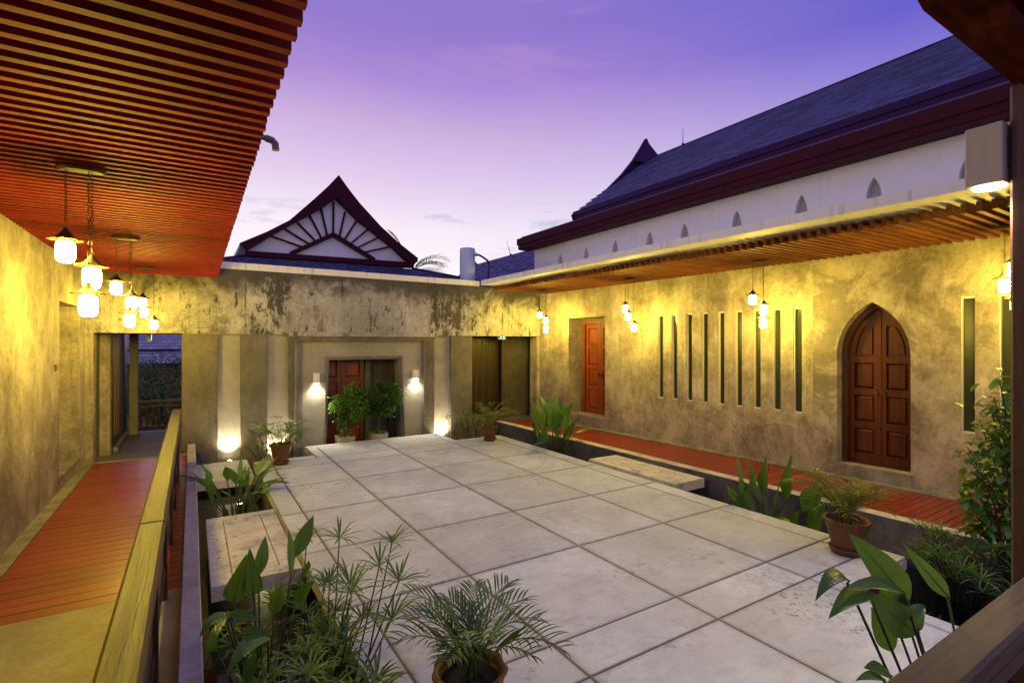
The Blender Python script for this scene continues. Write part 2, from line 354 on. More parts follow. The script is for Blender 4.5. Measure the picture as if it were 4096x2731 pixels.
M['tree'] = leafmat('tree_leaf', (0.040,0.099,0.040), (0.110,0.220,0.088), .2, .4)
M['coco'] = leafmat('coconut_leaf', (.02,.03,.02), (.05,.06,.04), .15, .5)
M['stem'] = paint('green_stem', (.04,.06,.015), .5, .3, .3, (.03,.02,.01))
M['stemd'] = paint('dark_stem', (.025,.020,.012), .6, .3, .3)
M['bark'] = paint('bark', (.10,.07,.04), .8, .4, .4)
M['midrib'] = paint('pale_midrib', (.13,.20,.05), .5, .2, .1)
M['flower'] = leafmat('spent_bract', (.35,.10,.02), (.55,.20,.04), .3, .6)
M['ground'] = paint('ground_soil', (.05,.055,.03), .9, .4, .3)
M['ochrewall'] = paint('ochre_wall', (.42,.22,.06), .7, .1, .1)
# water: thin dark film, mostly mirror at a low angle
M['water'], n, b = newmat('pond_water')
fr = n.new('ShaderNodeFresnel'); fr.inputs[0].default_value = 1.33
bm = n.bump(n.noise(pos(n), 3.5, 3), .12, .02); n.put(fr.inputs['Normal'], bm)
tr = n.new('ShaderNodeBsdfTransparent'); tr.inputs[0].default_value = (.42,.46,.40,1)
gl = n.new('ShaderNodeBsdfGlossy'); gl.inputs['Roughness'].default_value = .04; n.put(gl.inputs['Normal'], bm)
mx = n.new('ShaderNodeMixShader'); n.l.new(fr.outputs[0], mx.inputs[0]); n.l.new(tr.outputs[0], mx.inputs[1]); n.l.new(gl.outputs[0], mx.inputs[2])
n.l.new(mx.outputs[0], n.n['Material Output'].inputs[0])
M['pondtile'], n, b = newmat('dark_mosaic')
n.put(b.inputs['Base Color'], n.ramp(n.noise(pos(n), 9, 2), [(.3, (.010,.012,.018)), (.7, (.03,.034,.045))])); b.inputs['Roughness'].default_value = .3

# ------------------------------------------------------------------ frames of the slightly skewed walls
def frame(o, p):            # local x along o->p, local y to the left-hand side's back (away from the court), z up
    o = Vector((*o, 0)); d = (Vector((*p, 0)) - o).normalized(); nrm = Vector((-d.y, d.x, 0))
    return lambda q: o + d*q[0] + nrm*q[1] + Vector((0, 0, q[2]))
FR = frame((7.70, 10.68), (8.15, 2.0))        # right wall, s runs towards the camera, +y into the building
FB = frame((-1.47, 10.68), (7.69, 10.92))     # back wall, x ~ world x + 1.47
def FBx(q): return FB((q[0] + 1.47, q[1], q[2]))   # back wall with x given as world x
FL = lambda q: Vector((-1.47 - q[1], q[0], q[2]))  # left wall, x = world y, +y into the building
def rect(x0, x1, z0, z1): return [(x0,z0),(x1,z0),(x1,z1),(x0,z1)]
def gothic(x0, x1, z0, zs, zt, n=9):   # pointed arch outline, counter-clockwise
    h = (x1-x0)/2; rise = zt - zs; r = (h*h + rise*rise)/(2*h); xm = (x0+x1)/2
    a = math.asin(min(1, rise/r)); pts = [(x0,z0),(x1,z0)]
    right = [(x1 - r + r*math.cos(a*i/n), zs + r*math.sin(a*i/n)) for i in range(n+1)]
    left = [(x0 + r - r*math.cos(a*i/n), zs + r*math.sin(a*i/n)) for i in range(n+1)]
    return pts + right + left[::-1][1:]

# ================================================================== the setting
def structure(name, mb, mat, parent=None): return obj(name, mb, mat, parent, kind='structure')
g = structure('ground', MB().box(-1500, 1500, -1500, 1500, -1.6, -1.5), M['ground'])
# pond
structure('pond_floor', MB().box(-.1, 6.75, .3, 10.75, -.82, -.75), M['pondtile'])
structure('pond_water', MB().add([(.03,.8,-.36),(6.42,.8,-.36),(6.42,10.66,-.36),(.03,10.66,-.36)], [(0,1,2,3)]), M['water'])

# central platform: cross-shaped slab made of cast panels
pm = MB(); pm.T = lambda q: (q[0], q[2], q[1])
pm.plate([(.905,2.13),(1.88,2.13),(1.88,1.18),(4.57,1.18),(4.57,2.13),(5.64,2.13),(5.64,9.53),(4.57,9.53),(4.57,10.47),(1.88,10.47),(1.88,9.58),(.905,9.58)], [], -.10, -.012)
plat = structure('courtyard_platform', pm, M['joint'])
pm = MB(); pm.T = lambda q: (q[0], q[2], q[1])
pm.plate([(.99,2.22),(1.95,2.22),(1.95,1.26),(4.48,1.26),(4.48,2.22),(5.55,2.22),(5.55,9.44),(4.48,9.44),(4.48,10.38),(1.95,10.38),(1.95,9.48),(.99,9.48)], [], -.76, -.101)
obj('plinth', pm, M['plinth'], plat)
xs = [.88, 1.12, 2.03, 3.24, 4.45, 5.39, 5.66]; ys = [2.10, 2.36, 2.74, 3.94, 5.16, 6.44, 7.67, 8.84, 9.33, 9.58]
G = .0085
def panel(x0, x1, y0, y1):
    return obj('paving_panel', MB().bbox(x0+G, x1-G, y0+G, y1-G, -.10 if False else -.03, rnd.uniform(-.0015, .0015), .004), M['slab'], plat)
ys2 = [2.10, 2.74, 3.94, 5.16, 6.44, 7.67, 8.84, 9.33]
for i in range(1, 5):
    for j in range(len(ys2)-1): panel(xs[i], xs[i+1], (2.36 if j == 0 else ys2[j]), ys2[j+1])
for j in range(len(ys2)-1):
    panel(xs[0]-G, xs[1], (2.10 if j == 0 else ys2[j]), ys2[j+1] if j < 6 else 9.33)
    panel(xs[5], xs[6]+G, (2.10 if j == 0 else ys2[j]), ys2[j+1] if j < 6 else 9.33)
panel(.88-G, 1.85, 9.33, 9.59+G); panel(4.60, 5.66+G, 9.33, 9.56+G)
panel(1.12, 1.85, 2.10-G, 2.36); panel(4.60, 5.39, 2.10-G, 2.36)
panel(1.85, 2.03, 9.33, 10.28); panel(2.03, 3.24, 9.33, 10.28); panel(3.24, 4.45, 9.33, 10.28); panel(4.45, 4.60+G, 9.33, 10.28); panel(1.85-G, 4.60+G, 10.28, 10.50+G)
panel(1.85, 2.03, 1.36, 2.36); panel(2.03, 3.24, 1.36, 2.36); panel(3.24, 4.45, 1.36, 2.36); panel(4.45, 4.60+G, 1.36, 2.36); panel(1.85-G, 4.60+G, 1.15-G, 1.36)
# outer skin of the slab edge
sk = MB()
edge = [(.88,2.10),(1.85,2.10),(1.85,1.15),(4.60,1.15),(4.60,2.10),(5.66,2.10),(5.66,9.56),(4.60,9.56),(4.60,10.50),(1.85,10.50),(1.85,9.59),(.88,9.59)]
inn = [(.907,2.132),(1.882,2.132),(1.882,1.182),(4.568,1.182),(4.568,2.132),(5.638,2.132),(5.638,9.528),(4.568,9.528),(4.568,10.468),(1.882,10.468),(1.882,9.578),(.907,9.578)]
for i in range(12):
    j = (i+1) % 12; a, b2, c2, d2 = edge[i], edge[j], inn[j], inn[i]
    sk.hexa([(a[0],a[1],-.11),(b2[0],b2[1],-.11),(c2[0],c2[1],-.11),(d2[0],d2[1],-.11),(a[0],a[1],-.031),(b2[0],b2[1],-.031),(c2[0],c2[1],-.031),(d2[0],d2[1],-.031)])
obj('slab_edge', sk, M['kerb'], plat)

# landing at the foot of the back wall
structure('landing', MB().bbox(.06, .87, 9.25, 10.72, -.29, -.17, .006), M['slab'])

# left walkway
lw = structure('walkway', MB().box(-1.47, -.066, -3, 10.9, -.9, -.0), M['pondwall'])
mb = MB().box(-1.47, -1.338, 4.857, 10.66, 0, .062).box(-1.336, -.066, 10.535, 10.66, 0, .062)
obj('edge_strip', mb, M['strip'], lw)
obj('floor_slab', MB().box(-1.47, -.066, -3, 4.85, 0, .058), M['floor'], lw)
bm_, bc = MB().bbox(-1.333, -.07, 0, .142, 0, .058, .003).mesh('deck_board', M['board'])
k = 0; y = 4.858
while y < 10.53:
    piece('deck_board', bm_, lw, (bc.x, y + .071, bc.z + rnd.uniform(-.001, .001))); y += .149
# left kerb
obj('pond_kerb', MB().bbox(-.062, .055, .86, 10.655, -.75, .22, .006), M['kerb'], None, label='pale concrete kerb running beneath the varnished handrail beside the pond', cat='kerb')

# right walkway
rw = structure('walkway', MB().hexa([(6.52,10.85,-.9),(6.72,.9,-.9),(8.3,.9,-.9),(7.9,10.85,-.9),(6.52,10.85,0),(6.72,.9,0),(8.3,.9,0),(7.9,10.85,0)]), M['pondwall'])
mb = MB(T=FR).box(-.2, 9.75, -.165, -.003, 0, .075)
obj('edge_strip', mb, M['strip'], rw)
mb = MB(); yy = 10.72
bm_, bc = MB().bbox(-.5, .5, -.0415, .0415, 0, .058, .002).mesh('deck_board', M['board'])
while yy > .95:
    x0 = 6.50 + (10.8-yy)*.0222 + .004; x1 = 7.70 + (10.68-yy)*.0518 - .17
    piece('deck_board', bm_, rw, ((x0+x1)/2, yy, bc.z + rnd.uniform(-.001, .001)), scale=(x1-x0, 1, 1)); yy -= .089
kb = MB().hexa([(6.31,10.85,-.76),(6.545,.9,-.76),(6.70,.9,-.76),(6.498,10.85,-.76),(6.31,10.85,.075),(6.545,.9,.075),(6.70,.9,.075),(6.498,10.85,.075)])
kt = MB().hexa([(6.305,10.85,.0755),(6.54,.9,.0755),(6.703,.9,.0755),(6.50,10.85,.0755),(6.31,10.85,.082),(6.545,.9,.082),(6.70,.9,.082),(6.498,10.85,.082)])
kr = empty('pond_kerb', (6.45,5.9,.08), label='dark damp concrete kerb wall edging the red deck beside arched door', cat='kerb')
obj('kerb_wall', kb, M['pondwall'], kr); obj('kerb_cap', kt, M['kerb'], kr)
# front gallery floor
structure('gallery_floor', MB().box(-.05, 9, -4, .76, -.9, .056), M['floor'])

# stepping slabs across the water
def step_slab(x0, x1, y0, y1, z, label):
    t = empty('stepping_slab', ((x0+x1)/2, (y0+y1)/2, z-.13), label=label, cat='slab', group='slabs bridging the pond')
    t_ = .006; q = .13
    obj('border', MB(T=lambda q_: (q_[0], q_[2], q_[1])).plate(rect(x0, x1, y0, y1), [rect(x0+.16, x1-.16, y0+.16, y1-.16)], z-.13, z), M['slabcrack'], t)
    obj('groove', MB().box(x0+.15, x1-.15, y0+.15, y1-.15, z-.12, z-.008), M['joint'], t)
    obj('centre_panel', MB().bbox(x0+.16+.010, x1-.16-.010, y0+.16+.010, y1-.16-.010, z-.05, z, .003), M['slabcrack'], t)
step_slab(.14, .855, 4.98, 6.93, -.05, 'cracked pale slab bridging the pond beside the varnished handrail')
step_slab(5.715, 6.33, 4.84, 6.68, .03, 'pale slab bridging the pond beside the red deck and slit windows')

# ================================================================== left wing
def text_mesh(s, size, depth):
    cu = bpy.data.curves.new('t', 'FONT'); cu.body = s; cu.size = size; cu.extrude = depth; cu.align_x = 'CENTER'
    o = bpy.data.objects.new('t', cu); COL.objects.link(o)
    m = bpy.data.meshes.new_from_object(o.evaluated_get(bpy.context.evaluated_depsgraph_get())); bpy.data.objects.remove(o); return m
lwing = empty('gallery_wing', (-1.7, 5, 0), label='streaked concrete wing under a red slatted ceiling behind the handrail', cat='building')
obj('wall', MB(T=FL).plate(rect(-1.5, 10.76, -.5, 3.5), [rect(8.80, 10.20, .24, 2.55)], 0, .55), M['wall'], lwing)
obj('door_recess', MB(T=FL).box(8.7, 10.3, .551, .62, .1, 2.7), M['panel'], lwing)
obj('sill', MB(T=FL).box(8.80, 10.20, -.012, .5, .20, .241), M['strip'], lwing)
m = text_mesh('T3', .13, .008); m.materials.append(M['digit'])
piece('room_number', m, lwing, (-1.46, 8.56, 1.64), rot=(R(90), 0, R(90)))
obj('roof_slab', MB().box(-1.75, .22, -1.5, 10.67, 3.275, 3.45), M['corbel'], lwing)
sm, scn = MB().bbox(-.5, .5, -.0215, .0215, 0, .095, .002).mesh('ceiling_slat', M['slat'])
y = .56
while y < 10.64:
    x1 = .338 + max(0, y-3)*.006 + rnd.uniform(-.003, .003); x0 = -1.468
    piece('ceiling_slat', sm, lwing, ((x0+x1)/2, y, 3.165+.0475), scale=(x1-x0, 1, 1)); y += .1105
# drain elbow
t = empty('drain_pipe', (.25, 3.487, 3.25), label='grey plastic drain elbow sticking out past the red slats', cat='pipe')
obj('pipe', MB().tube([(.20,3.487,3.285),(.405,3.487,3.262)], .017, 10), M['greypipe'], t)
obj('elbow', MB().tube([(.385,3.487,3.264),(.42,3.487,3.258),(.438,3.487,3.24),(.442,3.487,3.20)], [.022,.022,.022,.022], 10), M['greypipe'], t)

# ================================================================== back wing
bw = empty('entrance_wing', (3.2, 10.9, -.7), label='weathered concrete entrance range closing the far side of the courtyard', cat='building')
obj('upper_wall', MB(T=FBx).plate(rect(-1.47, 8.2, 2.165, 3.36), [], 0, .32), M['beam'], bw)
obj('coping', MB(T=FBx).box(.24, 5.85, -.045, .45, 3.361, 3.48), M['white2'], bw)
def pan(x0, x1, y0, mat=M['panel'], z0=-.75): return obj('wall_panel', MB(T=FBx).box(x0+.0005, x1-.0005, y0, .36, z0, 2.164), mat, bw)
pan(-1.47, -1.365, .012, M['wall'])
pan(-.15, .40, .012); pan(.40, .77, .11, M['portal']); pan(.77, 1.22, .015); pan(1.22, 1.60, .11, M['portal']); pan(1.60, 1.71, .02)
pan(4.44, 4.70, .015); pan(4.70, 5.06, .11, M['portal']); pan(5.06, 5.12, .085, M['portal']); pan(5.12, 5.68, .015)
# portal
pt = obj('portal_wall', MB(T=FBx).plate(rect(1.86, 4.39, -.75, 2.03), [[(2.235,-.74),(4.02,-.74),(3.925,1.722),(2.30,1.722)]], .02, .30), M['portal'], bw)
for x0, x1, y0 in ((1.71,1.76,-.03),(1.76,1.81,-.005),(1.81,1.859,.012),(4.391,4.415,-.01),(4.415,4.44,-.03)):
    obj('pilaster', MB(T=FBx).box(x0+.0005, x1-.0005, y0, .31, -.75, 2.029), M['stone_frame'], bw)
obj('cornice', MB(T=FBx).box(1.60, 4.70, -.14, .02, 2.13, 2.215), M['beam'], bw)
obj('cornice', MB(T=FBx).box(1.68, 4.56, -.075, .02, 2.031, 2.129), M['panel'], bw)
for i, (o_, yy) in enumerate(((0., -.02), (.024, .01), (.048, .04))):    # stepped battered door frame
    e = .0255
    outr = [(2.235+o_, -.73), (4.02-o_, -.73), (3.925-o_, 1.722-o_), (2.30+o_, 1.722-o_)]
    inr = [(2.235+o_+e, -.735+.01), (4.02-o_-e, -.735+.01), (3.925-o_-e, 1.722-o_-e), (2.30+o_+e, 1.722-o_-e)]
    f_ = MB(T=FBx)
    for a, b2 in ((1,2),(2,3),(3,0)):
        P = [outr[a], outr[b2], inr[b2], inr[a]]
        f_.hexa([(p[0], yy, p[1]) for p in P] + [(p[0], .295, p[1]) for p in P])
    obj('frame_moulding', f_, M['stone_frame'], bw)
# room behind the portal
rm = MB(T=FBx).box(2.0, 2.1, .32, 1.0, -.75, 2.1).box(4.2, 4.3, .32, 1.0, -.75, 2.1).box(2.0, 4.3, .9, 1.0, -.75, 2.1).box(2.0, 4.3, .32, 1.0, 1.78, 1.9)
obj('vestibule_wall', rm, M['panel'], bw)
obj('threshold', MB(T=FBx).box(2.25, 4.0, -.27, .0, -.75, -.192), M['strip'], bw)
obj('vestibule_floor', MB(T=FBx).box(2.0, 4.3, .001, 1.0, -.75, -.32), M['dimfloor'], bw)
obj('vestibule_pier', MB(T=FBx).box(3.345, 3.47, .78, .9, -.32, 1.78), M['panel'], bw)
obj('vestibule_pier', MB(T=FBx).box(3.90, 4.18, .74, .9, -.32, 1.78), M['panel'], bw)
def panel_leaf(T, x0, x1, z0, z1, y0, rows, mat, parent, name='door_leaf', th=.045, stile=.085, rail=.1):
    """door leaf with real framed panels; returns the leaf"""
    zz_ = []; h = (z1 - z0 - rail) ; tot = sum(rows); z = z0 + rail
    holes = []
    for r_ in rows:
        ph = h*r_/tot - rail; holes.append(rect(x0+stile, x1-stile, z, z+ph)); z += ph + rail
    lf = obj(name, MB(T=T).plate(rect(x0, x1, z0, z1), holes, y0, y0+th), mat, parent)
    for hl in holes:
        a, b2 = hl[0], hl[2]; e = .022
        f_ = MB(T=T); P = [(a[0],a[1]),(b2[0],a[1]),(b2[0],b2[1]),(a[0],b2[1])]; Q = [(a[0]+e+.02,a[1]+e+.02),(b2[0]-e-.02,a[1]+e+.02),(b2[0]-e-.02,b2[1]-e-.02),(a[0]+e+.02,b2[1]-e-.02)]
        f_.add([(p[0], y0+.028, p[1]) for p in P] + [(p[0], y0+.010, p[1]) for p in Q], [(0,1,5,4),(1,2,6,5),(2,3,7,6),(3,0,4,7),(4,5,6,7)])
        obj('door_panel', f_, mat, lf)
    return lf
pdoor = obj('entrance_door', MB(T=FBx).box(2.10, 3.34, .86, .899, -.32, 1.78), M['door3'], bw)
panel_leaf(FBx, 2.12, 2.812, -.30, 1.72, .80, [1, 1, 1, 1], M['door3'], pdoor)
panel_leaf(FBx, 2.818, 3.32, -.30, 1.72, .80, [1, 1, 1, 1], M['door3'], pdoor)
# right passage of the back wing
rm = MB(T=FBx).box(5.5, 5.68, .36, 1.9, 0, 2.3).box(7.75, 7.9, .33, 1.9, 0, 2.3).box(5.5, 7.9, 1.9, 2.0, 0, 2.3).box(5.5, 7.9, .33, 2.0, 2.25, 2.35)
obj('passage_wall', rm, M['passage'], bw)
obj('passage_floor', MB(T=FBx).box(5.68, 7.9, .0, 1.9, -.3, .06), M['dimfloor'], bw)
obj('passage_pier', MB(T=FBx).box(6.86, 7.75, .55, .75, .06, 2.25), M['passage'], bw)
obj('wall_panel', MB(T=FBx).box(7.60, 7.745, .02, .32, -.4, 2.164), M['wall'], bw)
dd = obj('dark_door', MB(T=FBx).box(5.70, 6.86, .70, .74, .06, 2.2), M['darkdoor'], bw)
for x in (5.78, 6.18, 6.36, 6.56): obj('gilded_moulding', MB(T=FBx).box(x, x+.009, .688, .70, .25, 2.12), M['gilt'], dd)

# corridor beyond the left opening
cor = empty('corridor', (-.8, 12.3, .03), label='dim corridor seen through the opening at the end of the left deck', cat='corridor')
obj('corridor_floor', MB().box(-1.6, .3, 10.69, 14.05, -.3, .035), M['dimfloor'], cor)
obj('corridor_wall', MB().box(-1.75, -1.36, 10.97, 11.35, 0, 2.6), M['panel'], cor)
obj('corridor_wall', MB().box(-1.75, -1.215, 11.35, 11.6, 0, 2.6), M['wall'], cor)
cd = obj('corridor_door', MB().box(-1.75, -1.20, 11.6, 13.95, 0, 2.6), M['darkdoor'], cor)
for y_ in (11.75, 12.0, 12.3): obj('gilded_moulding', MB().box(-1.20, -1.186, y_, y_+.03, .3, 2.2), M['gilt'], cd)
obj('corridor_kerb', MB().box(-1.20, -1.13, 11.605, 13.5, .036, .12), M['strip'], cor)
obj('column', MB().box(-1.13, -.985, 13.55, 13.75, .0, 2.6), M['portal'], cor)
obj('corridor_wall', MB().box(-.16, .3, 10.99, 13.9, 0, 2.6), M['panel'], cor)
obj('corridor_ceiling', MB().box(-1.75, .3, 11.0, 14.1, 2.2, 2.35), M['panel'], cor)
bal = empty('balustrade', (-.6, 14.0, .03), label='dark turned balustrade across the far end of the corridor', cat='railing')
obj('top_rail', MB().box(-1.15, .1, 13.96, 14.04, .66, .71), M['post'], bal); obj('mid_rail', MB().box(-1.15, .1, 13.98, 14.02, .56, .59), M['post'], bal); obj('bottom_rail', MB().box(-1.15, .1, 13.98, 14.02, .12, .15), M['post'], bal)
bl, blc = MB().lathe([(.02,-.21),(.02,-.12),(.034,-.06),(.026,.04),(.016,.1),(.022,.14),(.02,.21)], n=8).mesh('baluster', M['post'], True)
x = -1.08
while x < .05: piece('baluster', bl, bal, (x, 14.0, .355)); x += .115

# two exit signs
def exit_sign(T, x0, x1, z0, z1, label):
    c_ = T(((x0+x1)/2, 0, z0)); t = empty('exit_sign', c_, label=label, cat='sign')
    obj('sign_box', MB(T=T).box(x0, x1, 0, .05, z0, z1), M['whitebox'], t)
    obj('sign_face', MB(T=T).box(x0+.004, x1-.012, -.003, -.0005, z0+.012, z1-.004), M['signgreen'], t)
    w_ = x1 - x0; zc = (z0+z1)/2; h = z1 - z0
    f_ = MB(T=T)     # running figure, door and arrow
    a = x0 + w_*.30; s_ = h*.36
    f_.box(a-.008, a+.008, -.006, -.0035, zc+s_*.72, zc+s_*1.1)
    f_.hexa([(a-.012,-.006,zc-s_*.1),(a+.010,-.006,zc-s_*.1),(a+.010,-.0035,zc-s_*.1),(a-.012,-.0035,zc-s_*.1),(a-.004,-.006,zc+s_*.7),(a+.02,-.006,zc+s_*.7),(a+.02,-.0035,zc+s_*.7),(a-.004,-.0035,zc+s_*.7)])
    f_.hexa([(a-.045,-.006,zc-s_*.9),(a-.03,-.006,zc-s_*.9),(a-.03,-.0035,zc-s_*.9),(a-.045,-.0035,zc-s_*.9),(a-.014,-.006,zc),(a+.002,-.006,zc),(a+.002,-.0035,zc),(a-.014,-.0035,zc)])
    f_.hexa([(a+.018,-.006,zc-s_*.9),(a+.032,-.006,zc-s_*.9),(a+.032,-.0035,zc-s_*.9),(a+.018,-.0035,zc-s_*.9),(a-.006,-.006,zc),(a+.01,-.006,zc),(a+.01,-.0035,zc),(a-.006,-.0035,zc)])
    f_.box(a+.01, a+.045, -.006, -.0035, zc+s_*.25, zc+s_*.45)
    b_ = x0 + w_*.68
    f_.box(b_-.014, b_+.022, -.006, -.0035, zc-s_*.9, zc+s_*.95)
    obj('pictogram', f_, M['signwhite'], t)
exit_sign(lambda q: FBx((q[0], q[1]+.30, q[2])), 6.60, 6.84, 2.085, 2.20, 'small lit green exit sign under the lintel by the dark door')
exit_sign(lambda q: Vector((-.66 - q[1]*1.2, 11.9 + (q[0]-6.7)*1., q[2])), 6.62, 6.80, 2.02, 2.18, 'narrow edge-on exit sign hanging in the dim corridor opening')

# ================================================================== right wing
rwing = empty('gallery_wing', (8.2, 6, 0), label='blotched concrete wing with slit windows and arched door beside red deck', cat='building')
WIN = [(3.569+.33*i, 3.569+.33*i+.13, .90, 2.56) for i in range(9)] + [(8.246, 8.386, .88, 2.58), (8.60, 8.74, .88, 2.58)]
ARCH = gothic(6.835, 7.732, .25, 1.83, 2.571)
RD = (.885, 2.105, .318, 2.593)
obj('wall', MB(T=FR).plate(rect(-.6, 3.2, -.3, 3.36), [rect(*RD)], 0, .42), M['wall'], rwing)
obj('wall', MB(T=FR).plate(rect(3.2, 6.5, -.3, 3.36), [rect(*q) for q in WIN[:9]], 0, .42), M['wall'], rwing)
obj('wall', MB(T=FR).plate(rect(6.5, 10.2, -.3, 3.36), [ARCH] + [rect(*q) for q in WIN[9:]], 0, .42), M['wallR'], rwing)
for (a, b2, z0, z1) in WIN:
    wn = obj('window', MB(T=FR).plate(rect(a+.0005, b2-.0005, z0+.0005, z1-.0005), [rect(a+.014, b2-.010, z0+.022, z1-.03)], .022, .12), M['frame'], rwing)
    obj('pane', MB(T=FR).box(a+.013, b2-.009, .07, .08, z0+.02, z1-.028), M['glass'], wn)
# square doorway with teak doors
obj('door_sill', MB(T=FR).box(RD[0]-.0, RD[1]+.02, -.04, .40, .075, .317), M['strip'], rwing)
rec = obj('door_recess', MB(T=FR).plate(rect(RD[0]-.1, RD[1]+.3, .2, 2.75), [rect(.975, 2.135, .318, 2.52)], .385, .55), M['panel'], rwing)
dr = obj('door_frame', MB(T=FR).plate(rect(.976, 2.134, .319, 2.518), [rect(1.05, 2.06, .325, 2.455)], .375, .50), M['door2'], rwing)
for x0, x1, kx in ((1.052, 1.553, 1.50), (1.557, 2.058, 1.61)):
    lf = panel_leaf(FR, x0, x1, .33, 2.45, .42, [1.1, 1, 1, 1], M['door2'], dr)
    hd = MB(T=FR); hd.tube([(kx, .42, 1.25), (kx, .395, 1.25)], .024, 10)
    hd.tube([(kx + .024*math.cos(t), .39, 1.225 + .028*math.sin(t)) for t in [2*PI*i/10 for i in range(11)]], .006, 6)
    obj('handle', hd, M['brass'], lf)
m = text_mesh('T5', .12, .008); m.materials.append(M['digit'])
ang = math.atan2(-.9987, .0518)
piece('room_number', m, rwing, FR((.655, -.008, 1.69)), rot=(R(90), 0, ang))
# arched doorway
obj('door_sill', MB(T=FR).box(6.80, 7.75, -.05, .40, .075, .2495), M['strip'], rwing)
obj('arch_reveal', MB(T=FR).plate(gothic(6.7, 7.9, .2, 1.8, 2.75), [gothic(6.90, 7.70, .255, 1.82, 2.50)], .16, .40), M['post'], rwing)
AD = gothic(6.915, 7.69, .26, 1.82, 2.485)
af = obj('arched_door', MB(T=FR).plate(gothic(6.88, 7.72, .24, 1.82, 2.54), [AD], .20, .30), M['door'], rwing)
def half_arch(x0, x1, z0, zs, zt, side, n=10):
    """left (-1) or right (+1) half of the pointed door"""
    P = gothic(x0, x1, z0, zs, zt, n); xm = (x0+x1)/2
    if side > 0: return [(xm, z0), (x1, z0)] + P[2:2+n+1]
    L = P[2+n:]; return [(x0, z0), (xm, z0)] + L
xm = (6.915+7.69)/2
for side in (-1, 1):
    out_ = half_arch(6.917, 7.688, .262, 1.82, 2.483, side)
    out_ = [(x + (-side*0) + (.004*side if abs(x-xm) < 1e-6 else 0), z) for x, z in out_]
    xa, xb = (6.975, xm-.075) if side < 0 else (xm+.075, 7.63)
    holes = [rect(xa, xb, .40, .76), rect(xa, xb, .86, 1.24), rect(xa, xb, 1.34, 1.71)]
    def inner_top(d):
        H = []
        for i in range(8):
            z = 1.80 + d + (2.24-1.80-2*d)*i/7
            # inside the arch curve
            h = (7.69-6.915)/2; rise = .665; r = (h*h+rise*rise)/(2*h); zz2 = min(max(z-1.82, 0), rise)
            xr = 7.69 - r + math.sqrt(r*r - zz2*zz2); off = xr - xm - .07 - d
            H.append((max(off, .075 + d + .004), z))
        if side > 0: return [(xm+.075+d, 1.80+d)] + [(xm+o_, z) for o_, z in H] + [(xm+.075+d, H[-1][1]+.0)]
        return [(xm-.075-d, H[-1][1]), ] + [(xm-o_, z) for o_, z in H[::-1]] + [(xm-.075-d, 1.80+d)]
    def clean(L):
        o_ = []
        for p in L:
            if not o_ or (abs(p[0]-o_[-1][0]) + abs(p[1]-o_[-1][1])) > 1e-4: o_.append(p)
        return o_
    top = clean(inner_top(0))
    lf = obj('door_leaf', MB(T=FR).plate(out_, holes + [top], .232, .285), M['door'], af)
    for hl in holes:
        a, b2 = hl[0], hl[2]; e = .035; f_ = MB(T=FR)
        P = [(a[0],a[1]),(b2[0],a[1]),(b2[0],b2[1]),(a[0],b2[1])]; Q = [(a[0]+e,a[1]+e),(b2[0]-e,a[1]+e),(b2[0]-e,b2[1]-e),(a[0]+e,b2[1]-e)]
        f_.add([(p[0],.262,p[1]) for p in P] + [(p[0],.240,p[1]) for p in Q], [(0,1,5,4),(1,2,6,5),(2,3,7,6),(3,0,4,7),(4,5,6,7)])
        obj('door_panel', f_, M['door'], lf)
    obj('door_panel', MB(T=FR).plate(top, [], .262, .275), M['door'], lf)
    obj('door_panel', MB(T=FR).plate(clean(inner_top(.03)), [], .242, .261), M['door'], lf)
    kx = xm + side*.045; hd = MB(T=FR)
    hd.tube([(kx,.232,1.29),(kx,.214,1.29)], .03, 12); hd.tube([(kx+.028*math.cos(t),.205,1.265+.03*math.sin(t)) for t in [2*PI*i/12 for i in range(13)]], .006, 6)
    obj('ring_handle', hd, M['brass'], lf)
obj('meeting_strip', MB(T=FR).box(xm-.014, xm+.014, .222, .233, .263, 2.44), M['door'], af)
# roof slab, white fascia and slatted soffit
obj('roof_slab', MB().hexa([(5.80,10.66,3.365),(5.88,.9,3.365),(8.9,.9,3.365),(8.9,10.66,3.365),(5.80,10.66,3.475),(5.88,.9,3.475),(8.9,.9,3.475),(8.9,10.66,3.475)]), M['white2'], rwing)
sm, scn = MB().bbox(-.5, .5, -.0235, .0235, 0, .095, .002).mesh('soffit_slat', M['slatR'])
y = 10.80
while y > 1.0:
    x0 = 6.10 + (10.8-y)*.0265 + rnd.uniform(-.006, .006); x1 = 7.70 + (10.68-y)*.0518 - .002
    if y < 10.64: piece('soffit_slat', sm, rwing, ((x0+x1)/2, y, 3.25+.048), scale=(x1-x0, 1, 1))
    y -= .1115

# white hall above
hall = empty('hall', (9.6, 6, 3.5), label='white hall with pointed niches and a steep slate roof above the soffit', cat='building')
FW = lambda q: Vector((8.6 + q[1], 12.37 - q[0], q[2]))
NY = [11.253, 10.161, 9.089, 7.997, 7.052, 5.861, 4.668, 3.598, 2.5, 1.4]
NG = [gothic(12.37-v-.10, 12.37-v+.10, 3.75, 4.17, 4.46, 8) for v in NY]
obj('wall', MB(T=FW).plate(rect(0, 12, 3.476, 4.76), NG, 0, .09), M['white'], hall)
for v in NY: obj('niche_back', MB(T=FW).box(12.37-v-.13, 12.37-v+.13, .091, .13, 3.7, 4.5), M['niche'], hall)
obj('end_wall', MB().box(8.6, 13.2, 12.372, 12.5, 3.476, 4.74), M['white'], hall)
